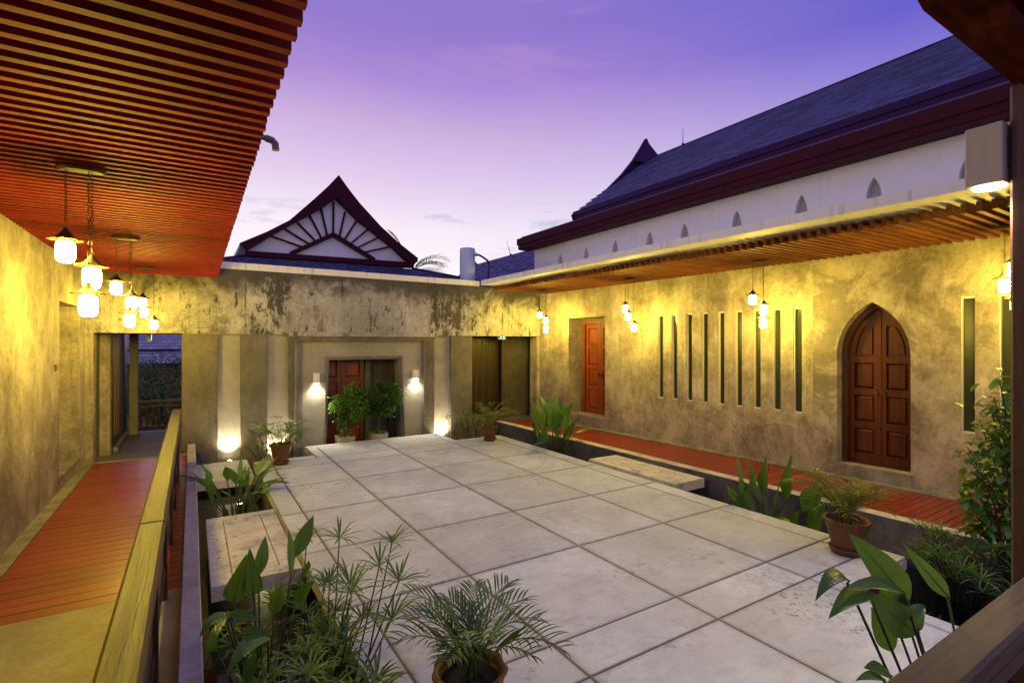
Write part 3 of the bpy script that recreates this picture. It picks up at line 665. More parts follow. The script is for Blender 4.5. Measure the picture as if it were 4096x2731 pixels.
# eaves: two-step maroon beam and gutter boards with violet sky light in their colour
obj('eave_soffit', MB().box(8.24, 8.60, .2, 12.78, 4.745, 4.765), M['maroon'], hall)
obj('eave_beam', MB().box(8.22, 8.40, .2, 12.80, 4.766, 4.885), M['maroon'], hall)
obj('eave_beam', MB().box(8.19, 8.42, .2, 12.83, 4.886, 5.075), M['maroon'], hall)
obj('eave_board', MB().hexa([(8.20,.2,5.077),(8.6,.2,5.077),(8.6,12.6,5.077),(8.20,12.6,5.077),(8.20,.2,5.10),(8.6,.2,5.24),(8.6,12.6,5.24),(8.20,12.6,5.10)]), M['shingle'], hall)
obj('gutter_board', MB().box(8.36, 8.62, .2, 10.30, 5.12, 5.255), M['maroon2'], hall)
obj('gutter_board', MB().box(8.33, 8.62, .2, 10.36, 5.256, 5.37), M['maroon2'], hall)
RX0, RZ0, RX1, RZ1 = 8.40, 5.36, 10.97, 7.19
sl = math.hypot(RX1-RX0, RZ1-RZ0); ux, uz = (RX1-RX0)/sl, (RZ1-RZ0)/sl; tilt = math.atan2(RZ1-RZ0, RX1-RX0)
RP = lambda a, y_, h: Vector((RX0 + ux*a - uz*h, y_, RZ0 + uz*a + ux*h))
obj('roof_deck', MB().hexa([RP(0,.2,-.05),RP(sl,.2,-.05),RP(sl,10.34,-.05),RP(0,10.34,-.05),RP(0,.2,-.005),RP(sl,.2,-.005),RP(sl,10.34,-.005),RP(0,10.34,-.005)]), M['maroon2'], hall)
obj('roof_slope', MB().hexa([(10.97,.2,7.10),(13.6,.2,5.30),(13.6,10.34,5.30),(10.97,10.34,7.10),(10.97,.2,7.18),(13.6,.2,5.38),(13.6,10.34,5.38),(10.97,10.34,7.18)]), M['shingle'], hall)
obj('ridge', MB().tube([(10.97,.2,7.19),(10.97,10.2,7.19)], .035, 8), M['maroon2'], hall)
shm, shc = MB().hexa([(-.08,-.145,0),(.08,-.145,0),(.08,.145,0),(-.08,.145,0),(-.08,-.145,.020),(.08,-.145,.004),(.08,.145,.004),(-.08,.145,.020)]).mesh('shingle', M['shingle'])
cells = []
rows_ = 26; ex = sl/rows_
for i in range(rows_):
    a = ex*(i+.5)
    y_ = .35 + (.15 if i % 2 else 0) + rnd.uniform(-.03, .03)
    while y_ < 10.28: cells.append((a, y_)); y_ += .30
cells.sort(key=lambda q: q[1]); vis = [q for q in cells if q[1] > 1.9]
far_sh = MB()
near = vis[:300]
for a, y_ in cells:
    if (a, y_) in near[:300]: continue
    hh = rnd.uniform(0, .004); q = [(-.08,-.145,0),(.08,-.145,0),(.08,.145,0),(-.08,.145,0),(-.08,-.145,.020),(.08,-.145,.004),(.08,.145,.004),(-.08,.145,.020)]
    far_sh.hexa([RP(a+p[0], y_+p[1], p[2]+hh) for p in q])
for a, y_ in near: piece('shingle', shm, hall, RP(a, y_, .0055 + rnd.uniform(0, .004)), rot=(0, -tilt, 0))
obj('shingle_field', far_sh, M['shingle'], hall, kind='stuff', fix=False)
# upswept gable verge at the far end
vp = [(8.30,5.30),(8.62,5.50),(9.05,5.80),(9.55,6.20),(10.05,6.66),(10.45,7.10),(10.75,7.50),(10.97,7.82)]
lo = [(8.36,5.16),(8.70,5.38),(9.12,5.67),(9.62,6.02),(10.10,6.36),(10.48,6.63),(10.76,6.82),(10.97,6.97)]
vm = MB()
for i in range(7):
    for sgn in (0, 1):
        F = (lambda p: p[0]) if not sgn else (lambda p: 21.94 - p[0])
        a, b2, c2, d2 = vp[i], vp[i+1], lo[i+1], lo[i]
        vm.hexa([(F(q), yq, q[1]) for yq in (10.30, 10.40) for q in (a, b2, c2, d2)])
obj('gable_verge', vm, M['maroon2'], hall)
pk = MB().add([(10.97,10.35,7.82),(10.97,9.88,7.20),(10.45,10.35,7.10),(11.49,10.35,7.10),(10.62,10.0,6.96),(11.32,10.0,6.96)], [(0,2,4),(0,4,1),(0,1,5),(0,5,3),(0,3,2),(2,3,5,1,4)])
obj('peak', pk, M['maroon2'], hall)
obj('gable_wall', MB().plate([(8.6,5.0),(13.3,5.0),(12.9,5.5),(10.97,6.95),(9.0,5.5)], [], 10.2, 10.29), M['white'], hall)
t = empty('lightning_rod', (10.97, 9.04, 7.2), label='thin lightning rod on the ridge of the white hall', cat='rod')
obj('rod', MB().tube([(10.97,9.04,7.2),(10.97,9.04,7.70)], [.012,.004], 6), M['black'], t); obj('rod_base', MB().tube([(10.97,9.04,7.19),(10.97,9.04,7.25)], .035, 8), M['black'], t)

# slate roof of a farther building
fb = empty('far_house', (10.6, 19, 0), label='farther house whose blue slate roof shows behind the water tank', cat='building')
def roof_courses(P0, P1, P2, P3, rows, cols, name, parent):
    """sloping slate field P0-P1 eave, P3-P2 ridge, stepped courses"""
    P0, P1, P2, P3 = map(Vector, (P0, P1, P2, P3)); nr = (P1-P0).cross(P3-P0).normalized(); mb = MB()
    if nr.z < 0: nr = -nr
    for i in range(rows):
        a, b2 = i/rows, (i+1.15)/rows
        for j in range(cols):
            o_ = .5/cols if i % 2 else 0
            u0, u1 = max(0, j/cols - o_ + .0008), min(1, (j+1)/cols - o_ - .0008)
            if u1 <= u0: continue
            L = lambda u, v: (P0.lerp(P1, u)).lerp(P3.lerp(P2, u), min(v, 1))
            h = rnd.uniform(.008, .022)
            mb.hexa([L(u0,a), L(u1,a), L(u1,b2), L(u0,b2), L(u0,a)+nr*h*1.6, L(u1,a)+nr*h*1.6, L(u1,b2)+nr*.006, L(u0,b2)+nr*.006])
    return obj(name, mb, M['shingle'], parent, kind='stuff', fix=False)
roof_courses((8.9,22.4,3.3), (8.9,14.6,3.3), (12,14.6,5.9), (12,22.4,5.9), 26, 30, 'slate_roof', fb)
obj('roof_slope', MB().hexa([(12,14.6,5.85),(15,14.6,3.3),(15,22.4,3.3),(12,22.4,5.85),(12,14.6,5.89),(15,14.6,3.35),(15,22.4,3.35),(12,22.4,5.89)]), M['shingle'], fb)
obj('house_wall', MB().box(9.4, 14.6, 14.8, 22.2, -1.5, 3.6), M['white'], fb)
obj('verge', MB().add([(12,22.8,6.15),(11.4,22.8,5.55),(8.9,22.6,3.25),(9.2,22.6,3.25),(11.7,22.8,5.6),(12,22.4,5.9)], [(0,1,4),(1,2,3,4),(0,4,5)]), M['maroon'], fb)
vg = MB()
for y0_ in (14.5,): vg.hexa([(8.75,y0_,3.15),(8.75,y0_,3.3),(12,y0_,6.0),(12,y0_,5.75),(8.75,y0_+.12,3.15),(8.75,y0_+.12,3.3),(12,y0_+.12,6.0),(12,y0_+.12,5.75)])
obj('verge', vg, M['maroon'], fb)
t = empty('lightning_rod', (12, 19.3, 5.9), label='leaning lightning rod on the farther slate roof by the tank', cat='rod')
obj('rod', MB().tube([(12,19.3,5.88),(11.95,19.55,6.58)], [.014,.006], 6), M['black'], t); obj('rod_base', MB().tube([(12,19.3,5.86),(12,19.3,5.95)], .05, 8), M['black'], t)

# gabled pavilion behind the back wing
gp = empty('gable_pavilion', (3.6, 17, 0), label='pavilion with a sunburst timber gable and upswept maroon bargeboards', cat='building')
GY = 16.0
outL = [(1.10,4.72),(1.78,5.11),(2.36,5.50),(3.02,6.20),(3.40,6.62),(3.727,7.03)]
outR = [(6.25,4.755),(5.59,5.19),(5.0,5.655),(4.346,6.284),(4.0,6.68),(3.727,7.03)]
inL = [(1.27,4.53),(1.90,5.02),(2.25,5.263),(2.93,5.752),(3.30,6.02),(3.66,6.34)]
inR = [(6.10,4.50),(5.40,5.05),(5.0,5.303),(4.313,5.764),(4.02,6.02),(3.66,6.34)]
obj('tympanum', MB().plate([(1.2,4.45),(6.1,4.45)] + inR[1:] + inL[:0:-1][1:] , [], GY, GY+.1), M['white'], gp)
for O, I in ((outL, inL), (outR, inR)):
    bb = MB()
    for i in range(5):
        a, b2, c2, d2 = O[i], O[i+1], I[i+1], I[i]
        bb.hexa([(q[0], yq, q[1]) for yq in (GY-.25, GY-.10) for q in (a, b2, c2, d2)])
    obj('bargeboard', bb, M['maroon'], gp)
    rf = MB()
    for i in range(5):
        a, b2 = O[i], O[i+1]
        rf.hexa([(a[0],GY-.2,a[1]-.12),(b2[0],GY-.2,b2[1]-.12),(b2[0],22,b2[1]-.12),(a[0],22,a[1]-.12),(a[0],GY-.2,a[1]-.01),(b2[0],GY-.2,b2[1]-.01),(b2[0],22,b2[1]-.01),(a[0],22,a[1]-.01)])
    obj('roof_slope', rf, M['shingle'], gp)
def bar(mb, a, b2, w0, y0, y1):
    a, b2 = Vector(a), Vector(b2); d = (b2-a).normalized(); n_ = Vector((-d.y, d.x))*w0/2
    P = [a-n_, b2-n_, b2+n_, a+n_]
    mb.hexa([(p.x, y0, p.y) for p in P] + [(p.x, y1, p.y) for p in P])
obj('tie_beam', MB().hexa([(1.2,GY-.2,4.39),(6.12,GY-.2,4.445),(6.12,GY,4.445),(1.2,GY,4.39),(1.25,GY-.2,4.535),(6.1,GY-.2,4.61),(6.1,GY,4.61),(1.25,GY,4.535)]), M['maroon'], gp)
for a, b2 in (((2.42,4.57),(3.605,5.26)), ((3.60,5.26),(4.86,4.60))):
    q = MB(); bar(q, a, b2, .12, GY-.13, GY-.003); obj('inner_rafter', q, M['maroon'], gp)
RAYS = [((3.619,6.25),(3.609,5.33)),((3.96,6.0),(3.796,5.235)),((4.313,5.79),(3.949,5.146)),((4.648,5.54),(4.128,5.04)),((4.978,5.32),(4.297,4.92)),((5.36,5.07),(4.52,4.81)),
        ((3.259,6.0),(3.428,5.236)),((2.927,5.77),(3.269,5.123)),((2.577,5.52),(3.104,5.014)),((2.25,5.28),(2.949,4.896)),((1.894,5.03),(2.757,4.795))]
for a, b2 in RAYS:
    q = MB(); bar(q, a, b2, .046, GY-.08, GY-.004); obj('sunburst_strut', q, M['maroon'], gp)
obj('house_wall', MB().box(1.4, 5.9, 16.2, 21.5, -1.5, 4.6), M['white'], gp)
roof_courses((-.55,12.5,3.52), (8.25,12.5,3.52), (6.12,15.95,4.41), (1.2,15.95,4.37), 22, 46, 'skirt_roof', gp)
q = MB(); q.tube([(-.55,12.5,3.55),(1.2,15.95,4.40)], .04, 6); q.tube([(8.25,12.5,3.55),(6.12,15.95,4.44)], .04, 6); obj('hip', q, M['maroon2'], gp)
obj('skirt_side', MB().add([(-.55,12.5,3.5),(1.2,15.95,4.36),(1.2,22,4.36),(-.55,22,3.5)], [(0,1,2,3)]), M['shingle'], gp)
obj('skirt_side', MB().add([(8.25,12.5,3.5),(6.12,15.95,4.40),(6.12,22,4.40),(8.25,22,3.5)], [(3,2,1,0)]), M['shingle'], gp)
# water tank with hose
tk = empty('water_tank', (5.87, 11.5, 3.3), label='pale cylindrical water tank standing behind the parapet corner', cat='tank')
tko = obj('tank', MB().lathe([(.0,0),(.185,0),(.192,.02),(.192,1.04),(.185,1.06),(.17,1.068),(0,1.072)], (5.87,11.5,3.3), 32), M['tank'], tk); smooth_by_angle(tko)
obj('tap', MB().tube([(5.99,11.32,4.19),(6.06,11.33,4.19)], .018, 8).tube([(6.02,11.33,4.16),(6.02,11.33,4.25)], .01, 6).tube([(5.98,11.33,4.25),(6.06,11.33,4.25)], .008, 6), M['black'], tk)
obj('hose', MB().tube([(6.05,11.35,4.19),(6.09,11.36,4.215),(6.16,11.38,4.205),(6.30,11.4,4.15),(6.40,11.42,4.10),(6.455,11.43,4.03),(6.45,11.44,3.85),(6.42,11.44,3.5)], .026, 8), M['black'], tk)

# house with tiled roof and tree beyond the corridor
th = empty('tiled_house', (-1, 27, -1.5), label='grey tiled two-tier roof seen through the corridor above a tree', cat='building')
tm_, tcn = MB().hexa([(-.10,-.12,0),(.10,-.12,0),(.10,.12,0),(-.10,.12,0),(-.10,-.12,.03),(.10,-.12,.03),(.10,.12,.008),(-.10,.12,.008)]).mesh('roof_tile', M['rooftile'])
def tiers(z0, y0, rows, zt):
    sl_ = .62
    for i in range(rows):
        for j in range(13):
            x = -2.5 + j*.21 + (.105 if i % 2 else 0)
            piece('roof_tile', tm_, th, (x, y0 + i*.20, z0 + i*.125 + .02), rot=(math.atan(sl_), 0, 0))
    obj('roof_deck', MB().hexa([(-3.2,y0-.1,z0-.09),(.8,y0-.1,z0-.09),(.8,y0+rows*.2,z0+rows*.125-.09),(-3.2,y0+rows*.2,z0+rows*.125-.09),(-3.2,y0-.1,z0-.06),(.8,y0-.1,z0-.06),(.8,y0+rows*.2,z0+rows*.125-.06),(-3.2,y0+rows*.2,z0+rows*.125-.06)]), M['maroon'], th)
tiers(1.78, 26.0, 7, 0); tiers(1.22, 25.3, 4, 0)
obj('fascia', MB().box(-3.2, .8, 26.0, 26.08, 1.56, 1.74), M['maroon'], th); obj('fascia', MB().box(-3.2, .8, 25.2, 25.28, 1.02, 1.16), M['maroon'], th)
obj('house_wall', MB().box(-3.1, .7, 26.1, 30, -1.5, 1.6), M['ochrewall'], th)

# ================================================================== plants
def leaf_blade(mb, p, az, el, L, W, bend=.6, fold=.25, rows=8, roll=0, prof='lance', wave=0):
    """broad curved leaf: three vertices per row, folded on the midrib"""
    p = Vector(p); vs = []; step = L/rows
    for i in range(rows+1):
        t = i/rows; e = el - bend*t*t
        d = Vector((math.cos(az)*math.cos(e), math.sin(az)*math.cos(e), math.sin(e)))
        s = Vector((-math.sin(az), math.cos(az), 0)); up = s.cross(d)*-1
        up = d.cross(s); s2 = s*math.cos(roll) + up*math.sin(roll); up2 = up*math.cos(roll) - s*math.sin(roll)
        if prof == 'lance': wd = W*(min(1, (t/.30))**.65 if t < .30 else ((1-t)/.70)**.80)
        elif prof == 'heart': wd = W*(.55 + .45*min(1, t/.16) if t < .16 else ((1-t)/.84)**.85)
        else: wd = W*(math.sin(PI*min(1, t*.93+.07))**.8)
        wd = max(wd, .0006); wv = wave*math.sin(t*9+az)*wd
        vs += [p + s2*wd/2 + up2*(wd/2*fold + wv), p, p - s2*wd/2 + up2*(wd/2*fold - wv)]
        p = p + d*step
    fs = []
    for i in range(rows):
        a = i*3; fs += [(a, a+1, a+4, a+3), (a+1, a+2, a+5, a+4)]
    mb.add(vs, fs); return p
def leaf_pts(mb, base, tip, W, face=(-.5,-.75,.4), bow=.08, rows=10, fold=.22, prof='lance'):
    base, tip, face = Vector(base), Vector(tip), Vector(face).normalized(); L = (tip-base).length; ctrl = (base+tip)/2 + face*bow*L + Vector((0,0,bow*L))
    vs = []
    for i in range(rows+1):
        t = i/rows; p = base*(1-t)**2 + ctrl*2*t*(1-t) + tip*t*t; d = ((ctrl-base)*(1-t) + (tip-ctrl)*t).normalized()
        sd = d.cross(face).normalized(); up = sd.cross(d)
        wd = W*(math.sin(PI/2*min(1, t/.38))**.85 if t < .38 else (1-((t-.38)/.62)**1.55)) if prof == 'lance' else W*(.5+.5*(t/.12) if t < .12 else ((1-t)/.88)**.85)
        wd = max(wd, .0006); wv = .05*math.sin(t*8+L*9)*wd
        vs += [p + sd*wd/2 + up*(wd*fold/2+wv), p, p - sd*wd/2 + up*(wd*fold/2-wv)]
    mb.add(vs, [f for i in range(rows) for f in ((i*3, i*3+1, i*3+4, i*3+3), (i*3+1, i*3+2, i*3+5, i*3+4))])
def spear_clump(label, base, leaves, mat='canna'):
    t = empty('water_canna', base, label=label, cat='plant', group='broad-leaved water plants'); B_ = Vector(base)
    for lf in leaves:
        b0, tp, W = Vector(lf[0]), Vector(lf[1]), lf[2]; face = lf[3] if len(lf) > 3 else (-.5,-.75,.4); bow = lf[4] if len(lf) > 4 else .06
        foot = Vector((B_.x*.75 + b0.x*.25, B_.y*.75 + b0.y*.25, B_.z)); mid = foot.lerp(b0, .6) + (b0-foot)*.0 + Vector((0,0,.04))
        obj('stem', MB().tube([foot, mid, b0 + (tp-b0)*.05], [.007,.006,.005], 5), M['stem'], t, smooth=True)
        mb = MB(); leaf_pts(mb, b0, tp, W, face, bow, prof=lf[5] if len(lf) > 5 else 'lance'); lo_ = obj('leaf', mb, M[mat], t, smooth=True, fix=False)
        rib = [mb.v[i*3+1] - Vector(face).normalized()*0 + Vector(face).normalized()*.0015 for i in range(10)]
        obj('midrib', MB().tube(rib, [.0032 - .0003*i for i in range(10)], 5), M['midrib'], lo_, smooth=True)
    return t
def broad_clump(name, label, base, leaves, seed, mat='canna', group='broad-leaved water plants'):
    """leaves: list of (dx,dy,height,az_deg,el_deg,L,W[,bend,roll])"""
    r_ = random.Random(seed); t = empty(name, base, label=label, cat='plant', group=group); B_ = Vector(base)
    for lf in leaves:
        dx, dy, h, az, el, L, W = lf[:7]; bend = lf[7] if len(lf) > 7 else .5; roll = lf[8] if len(lf) > 8 else r_.uniform(-.5, .5)
        foot = B_ + Vector((dx*.35, dy*.35, 0)); top = B_ + Vector((dx, dy, h)); mid = foot.lerp(top, .55) + Vector((-dx*.12, -dy*.12, .02))
        obj('stem', MB().tube([foot, mid, top], [.010, .008, .006], 5), M['stem'], t, smooth=True)
        mb = MB(); leaf_blade(mb, top, R(az), R(el), L, W, bend, .22, 9, roll, 'heart' if L < .5 and r_.random() < .5 else 'lance', .06)
        obj('leaf', mb, M[mat], t, smooth=True, fix=False)
    return t
def rand_leaves(r_, n, spread, h0, h1, L0, L1, el0=55, el1=85, wr=.36):
    o_ = []
    for i in range(n):
        a = r_.uniform(0, 2*PI); d = spread*math.sqrt(r_.random()); L = r_.uniform(L0, L1)
        o_.append((d*math.cos(a), d*math.sin(a), r_.uniform(h0, h1), math.degrees(a)+r_.uniform(-60, 60), r_.uniform(el0, el1), L, L*r_.uniform(wr*.8, wr*1.2), r_.uniform(.1, .8)))
    return o_
rr = random.Random(11)
U = (-.3,-.6,.75)
spear_clump('broad-leaved water plant with tall spear leaves in front of cracked slab', (.38,3.45,-.38),
  [((.33,3.58,.43),(.31,3.62,.71),.13,(-.3,-.9,.2),.04,'heart'), ((.22,3.6,.40),(.30,3.66,.66),.15,(-.6,-.8,.2),.05,'heart'), ((.36,3.65,.50),(.41,3.7,.74),.085,(.2,-1,.2),.05), ((.57,3.65,.57),(.71,3.7,.82),.11,(.3,-.9,.4),.05), ((.545,3.6,.45),(.53,3.6,.80),.085,(.7,-.6,.1),.04), ((.60,3.6,.42),(.63,3.45,.62),.09,(.4,-.8,.3),.05),
   ((.17,2.95,.62),(.03,2.85,.60),.06,U,.30), ((.16,2.95,.64),(.30,2.88,.59),.05,U,.05), ((.20,2.9,.54),(.34,2.85,.52),.07,U,.1), ((.35,2.95,.45),(.14,2.75,.44),.09,U,.25), ((.28,2.9,.42),(.22,2.88,.28),.07,(-.5,-.8,.2),.05), ((.16,3.1,.55),(.05,2.9,.42),.05,U,.2),
   ((.1,2.7,.30),(.14,2.6,.02),.09,(-.5,-.8,.2),.1), ((.42,3.4,.35),(.46,3.3,.58),.08,(-.2,-.9,.3),.05), ((.12,3.3,.28),(.05,3.1,.45),.07,U,.1), ((.55,3.5,.30),(.66,3.4,.50),.10,U,.1)])
broad_clump('water_canna', 'low broad-leaved water plant by the landing and lit pond light', (.50,7.65,-.38), rand_leaves(rr, 24, .34, .30, .62, .30, .48, 5, 75, .28), 5)
broad_clump('water_canna', 'dense upright broad-leaved plant in front of the teak double doors', (6.0,8.0,-.38),
  rand_leaves(rr, 30, .42, .45, .85, .38, .62, 55, 88, .34) + [(-.45,-.2,.5,200,5,.45,.16,.4), (.35,-.25,.5,330,-30,.55,.2,.5), (.4,-.1,.6,340,15,.5,.14,.4)], 6)
cE = broad_clump('water_canna', 'broad-leaved plant with flower stalks beside the slit windows and palm', (6.02,3.72,-.38),
  [(-.12,.25,.46,95,86,.52,.21,.1,.9), (-.10,.10,.54,95,85,.40,.18,.1,1.1), (.0,.02,.46,270,86,.56,.25,.1,1.0), (.08,-.22,.46,270,84,.60,.22,.1,1.1), (.10,-.40,.38,270,66,.54,.22,.2,1.1), (.12,-.48,.32,280,72,.50,.19,.2,1.0), (.02,-.12,.30,250,80,.46,.22,.2,.9), (-.06,.18,.28,110,78,.46,.2,.2,.8),
   (.1,-.52,.22,290,70,.36,.19,.2,1.2), (-.1,.2,.2,80,60,.4,.12,.5), (-.05,.0,.22,120,70,.36,.16,.3), (.05,-.1,.15,200,60,.34,.18,.3), (.0,-.3,.15,250,65,.34,.18,.3), (-.18,-.35,.35,210,-10,.22,.14,.5), (.18,-.9,.20,300,20,.34,.09,.3), (-.1,.35,.3,60,50,.3,.1,.6)], 7)
for pth in ([(6.02,3.75,.1),(6.04,3.85,.55),(6.06,4.25,1.0),(6.08,4.75,1.22)], [(6.03,3.72,.1),(6.1,3.7,.6),(6.1,3.85,.95),(6.1,4.2,1.1)], [(6.1,3.85,.93),(6.12,3.65,1.0),(6.14,3.45,.98)]):
    obj('flower_stalk', MB().tube(pth, .0026, 5), M['stemd'], cE)
    for k in range(6):
        p_ = Vector(pth[-1]).lerp(Vector(pth[-2]), rr.random()*.9) + Vector((rr.uniform(-.03,.03), rr.uniform(-.03,.03), -.02))
        q = MB(); leaf_blade(q, p_, rr.uniform(0, 6), R(-60), .04, .016, .2, .3, 3); obj('flower_bud', q, M['stem'] if k % 2 else M['flower'], cE, fix=False)
F_ = (-.75,-.6,.25); F2 = (-.5,-.4,.8)
spear_clump('large broad leaves rising just behind the weathered front rail', (3.25,.84,-.38),
  [((2.53,.93,.92),(1.96,.90,1.33),.125,F_,.02), ((2.42,.90,1.00),(1.83,.86,1.18),.065,F2,.06), ((2.60,.92,.78),(2.04,.88,1.12),.13,F_,-.04), ((2.12,.90,1.08),(1.74,.86,1.11),.07,F2,.10), ((3.02,.95,.80),(2.48,.93,1.17),.07,(-.8,-.4,.3),.0),
   ((2.46,.95,.84),(2.40,.97,1.04),.11,F_,.03), ((2.57,.95,.80),(2.68,.93,.87),.09,F2,.2,'heart'), ((1.96,.90,1.16),(1.70,.88,1.17),.06,F2,.25), ((2.14,.84,.80),(1.93,.84,.90),.06,F2,.06), ((2.06,.83,.82),(1.85,.83,.89),.035,F2,.1), ((2.5,.98,.70),(2.36,1.0,.92),.09,F_,.03)])
def cyperus(label, base, heads, seed, scale=1., mat='cyp'):
    """umbrella sedge: heads = (dx,dy,z,radius)"""
    r_ = random.Random(seed); t = empty('umbrella_sedge', base, label=label, cat='plant', group='umbrella sedge clumps'); B_ = Vector(base)
    for dx, dy, z, rad in heads:
        top = B_ + Vector((dx, dy, z)); foot = B_ + Vector((dx*.3 + r_.uniform(-.1,.1), dy*.3 + r_.uniform(-.1,.1), 0))
        st = obj('stem', MB().tube([foot, foot.lerp(top, .5) + Vector((0,0,.03)), top], [.006,.0055,.004], 5), M['stemd'], t)
        mb = MB(); n_ = r_.randint(15, 21); lean = Vector((dx, dy, 0))*.25
        for k in range(n_):
            az = 2*PI*k/n_ + r_.uniform(-.15, .15); leaf_blade(mb, top, az, r_.uniform(.05, .85), rad*r_.uniform(.7, 1.15), .0145*scale, r_.uniform(.3, 1.1), .3, 4, 0, 'x')
        obj('umbel', mb, M[mat], st, fix=False)
    return t
def rheads(r_, n, sx, sy, z0, z1, r0, r1): return [(r_.uniform(-sx, sx), r_.uniform(-sy, sy), r_.uniform(z0, z1), r_.uniform(r0, r1)) for _ in range(n)]
rr = random.Random(21)
cyperus('large umbrella sedge clump arching over the platform edge in the foreground', (.55,3.0,-.38),
  [(.15,.9,.98,.20),(.35,.78,.98,.19),(.64,.49,.98,.19),(.45,.17,.98,.20),(.5,-.05,.96,.22),(.24,.03,.92,.2),(.30,.3,.85,.2),(.22,.5,.80,.18),(.10,.62,.75,.18),(.42,-.15,.80,.2),(.05,.35,.72,.2),(.18,-.1,.72,.2),(.08,.12,.62,.19),(.33,.12,.70,.18),(.27,-.35,.62,.2),(.05,-.25,.58,.2)]
  + rheads(rr, 70, .38, .85, .12, .66, .14, .20), 31)
cyperus('umbrella sedge clump behind the brown pot near the entrance portal', (1.3,10.05,-.38), rheads(rr, 26, .45, .25, .45, .95, .12, .18), 32)
cyperus('pale umbrella sedge clump lit from below beside the right pilaster', (5.25,10.1,-.38), rheads(rr, 30, .55, .28, .35, .98, .12, .19), 33)
cyperus('umbrella sedge clump below the leafy bush at the end of the deck', (5.98,1.75,-.38), rheads(rr, 30, .28, .42, .2, .72, .15, .22), 34)

def frond(mb, p, az, el, L, n=17, lw=.022, ll=.20, bend=1.3, droop=.5):
    p = Vector(p); k = 14; pts = []
    for i in range(k+1):
        t = i/k; pts.append((p.copy(), el - bend*t**1.5)); e = el - bend*t**1.5
        p = p + Vector((math.cos(az)*math.cos(e), math.sin(az)*math.cos(e), math.sin(e)))*(L/k)
    mb.tube([q[0] for q in pts], [.006*(1-.75*i/k) for i in range(k+1)], 4)
    for j in range(n):
        t = .26 + .74*j/(n-1); i = min(k-1, int(t*k)); q = pts[i][0].lerp(pts[i+1][0], t*k - i); e = pts[i][1]
        l = ll*(.55 + .6*math.sin(PI*(.15+.8*(t-.26)/.74)))
        for sd in (-1, 1):
            a = az + sd*R(70 - 38*t) + rnd.uniform(-.08, .08)
            leaf_blade(mb, q, a, e*.35 + R(22) + rnd.uniform(-.1, .1), l, lw, droop + rnd.uniform(0, .5), .35, 4, 0, 'x')
def pot(t, c, r, h, mat='terra'):
    x, y, z = c
    wob = lambda i, th_: (1 + (.035*math.sin(9*th_) if 7 <= i <= 9 else 0), (.006*math.sin(9*th_+1) if 7 <= i <= 9 else 0))
    p_ = obj('pot', MB().lathe([(r*.55,.02),(r*.64,.05),(r*.66,.08),(r*.80,h*.5),(r*.90,h*.76),(r*.92,h*.83),(r*.93,h*.86),(r*1.02,h*.91),(r*1.05,h*.95),(r*1.0,h),(r*.90,h*.985),(r*.86,h*.88),(r*.80,h*.80),(0,h*.79)], c, 40, wob), M[mat], t, smooth=True)
    w2 = lambda i, th_: (1 + (.03*math.sin(11*th_) if 3 <= i <= 5 else 0), 0)
    obj('saucer', MB().lathe([(r*.62,.002),(r*.68,.004),(r*.74,.03),(r*.80,.045),(r*.82,.06),(r*.76,.064),(r*.70,.04),(0,.035)], c, 40, w2), M[mat], t, smooth=True)
    obj('soil', MB().lathe([(0,h*.80),(r*.82,h*.802),(r*.80,h*.83),(0,h*.85)], c, 24), M['soil'], t)
def potted_palm(label, c, r, h, n, L, seed, mat='palm', el=(45, 85)):
    t = empty('potted_palm', c, label=label, cat='potted palm', group='potted palms on the platform corners'); pot(t, c, r, h)
    r_ = random.Random(seed)
    for i in range(n):
        az = 2*PI*i/n + r_.uniform(-.35, .35); q = Vector(c) + Vector((r_.uniform(-.05,.05), r_.uniform(-.05,.05), h*.8))
        mb = MB(); e_ = R(r_.uniform(*el)); frond(mb, q, az, e_, L*r_.uniform(.75, 1.2), 14, .011*r/.17, .19*L/.6, r_.uniform(1.0, 1.9), .8)
        obj('frond', mb, M[mat], t, fix=False)
    return t
potted_palm('potted palm in terracotta bowl on the platform corner nearest the camera', (1.22,2.36,0), .185, .33, 15, .52, 41, 'palm', (50, 86))
potted_palm('yellowing potted palm in terracotta bowl opposite the arched door', (5.30,2.45,0), .19, .33, 18, .60, 42, 'palmy', (58, 88))
potted_palm('potted palm on the corner beside the far broad-leaved plant and passage', (5.17,9.12,0), .165, .31, 14, .62, 43, 'palmy')
potted_palm('potted palm in a tall brown pot on the corner by the landing', (1.24,9.18,0), .165, .34, 12, .62, 44, 'palm')

def leafy(mb, c, rad, n, l, r_, hollow=.35, up=.2, wr=.5, cl_n=None):
    """leaves through an uneven crown volume built from clumps"""
    cl = []
    for _ in range(cl_n or max(8, n//45)):
        v = Vector((r_.gauss(0,1), r_.gauss(0,1), r_.gauss(0,1))).normalized()*r_.uniform(.55, 1.0)
        cl.append((Vector((v.x*rad[0], v.y*rad[1], v.z*rad[2])), r_.uniform(.22, .42)))
    for _ in range(n):
        cc, s = r_.choice(cl); v = Vector((r_.gauss(0,1), r_.gauss(0,1), r_.gauss(0,1)))*.5
        p = Vector(c) + cc + Vector((v.x*rad[0]*s, v.y*rad[1]*s, v.z*rad[2]*s))
        out_ = (p - Vector(c)); az = math.atan2(out_.y, out_.x) + r_.uniform(-1.1, 1.1)
        leaf_blade(mb, p, az, r_.uniform(-.9, .7), l*r_.uniform(.7, 1.25), l*wr, r_.uniform(.2, .9), .3, 2, r_.uniform(-.6, .6), 'x')
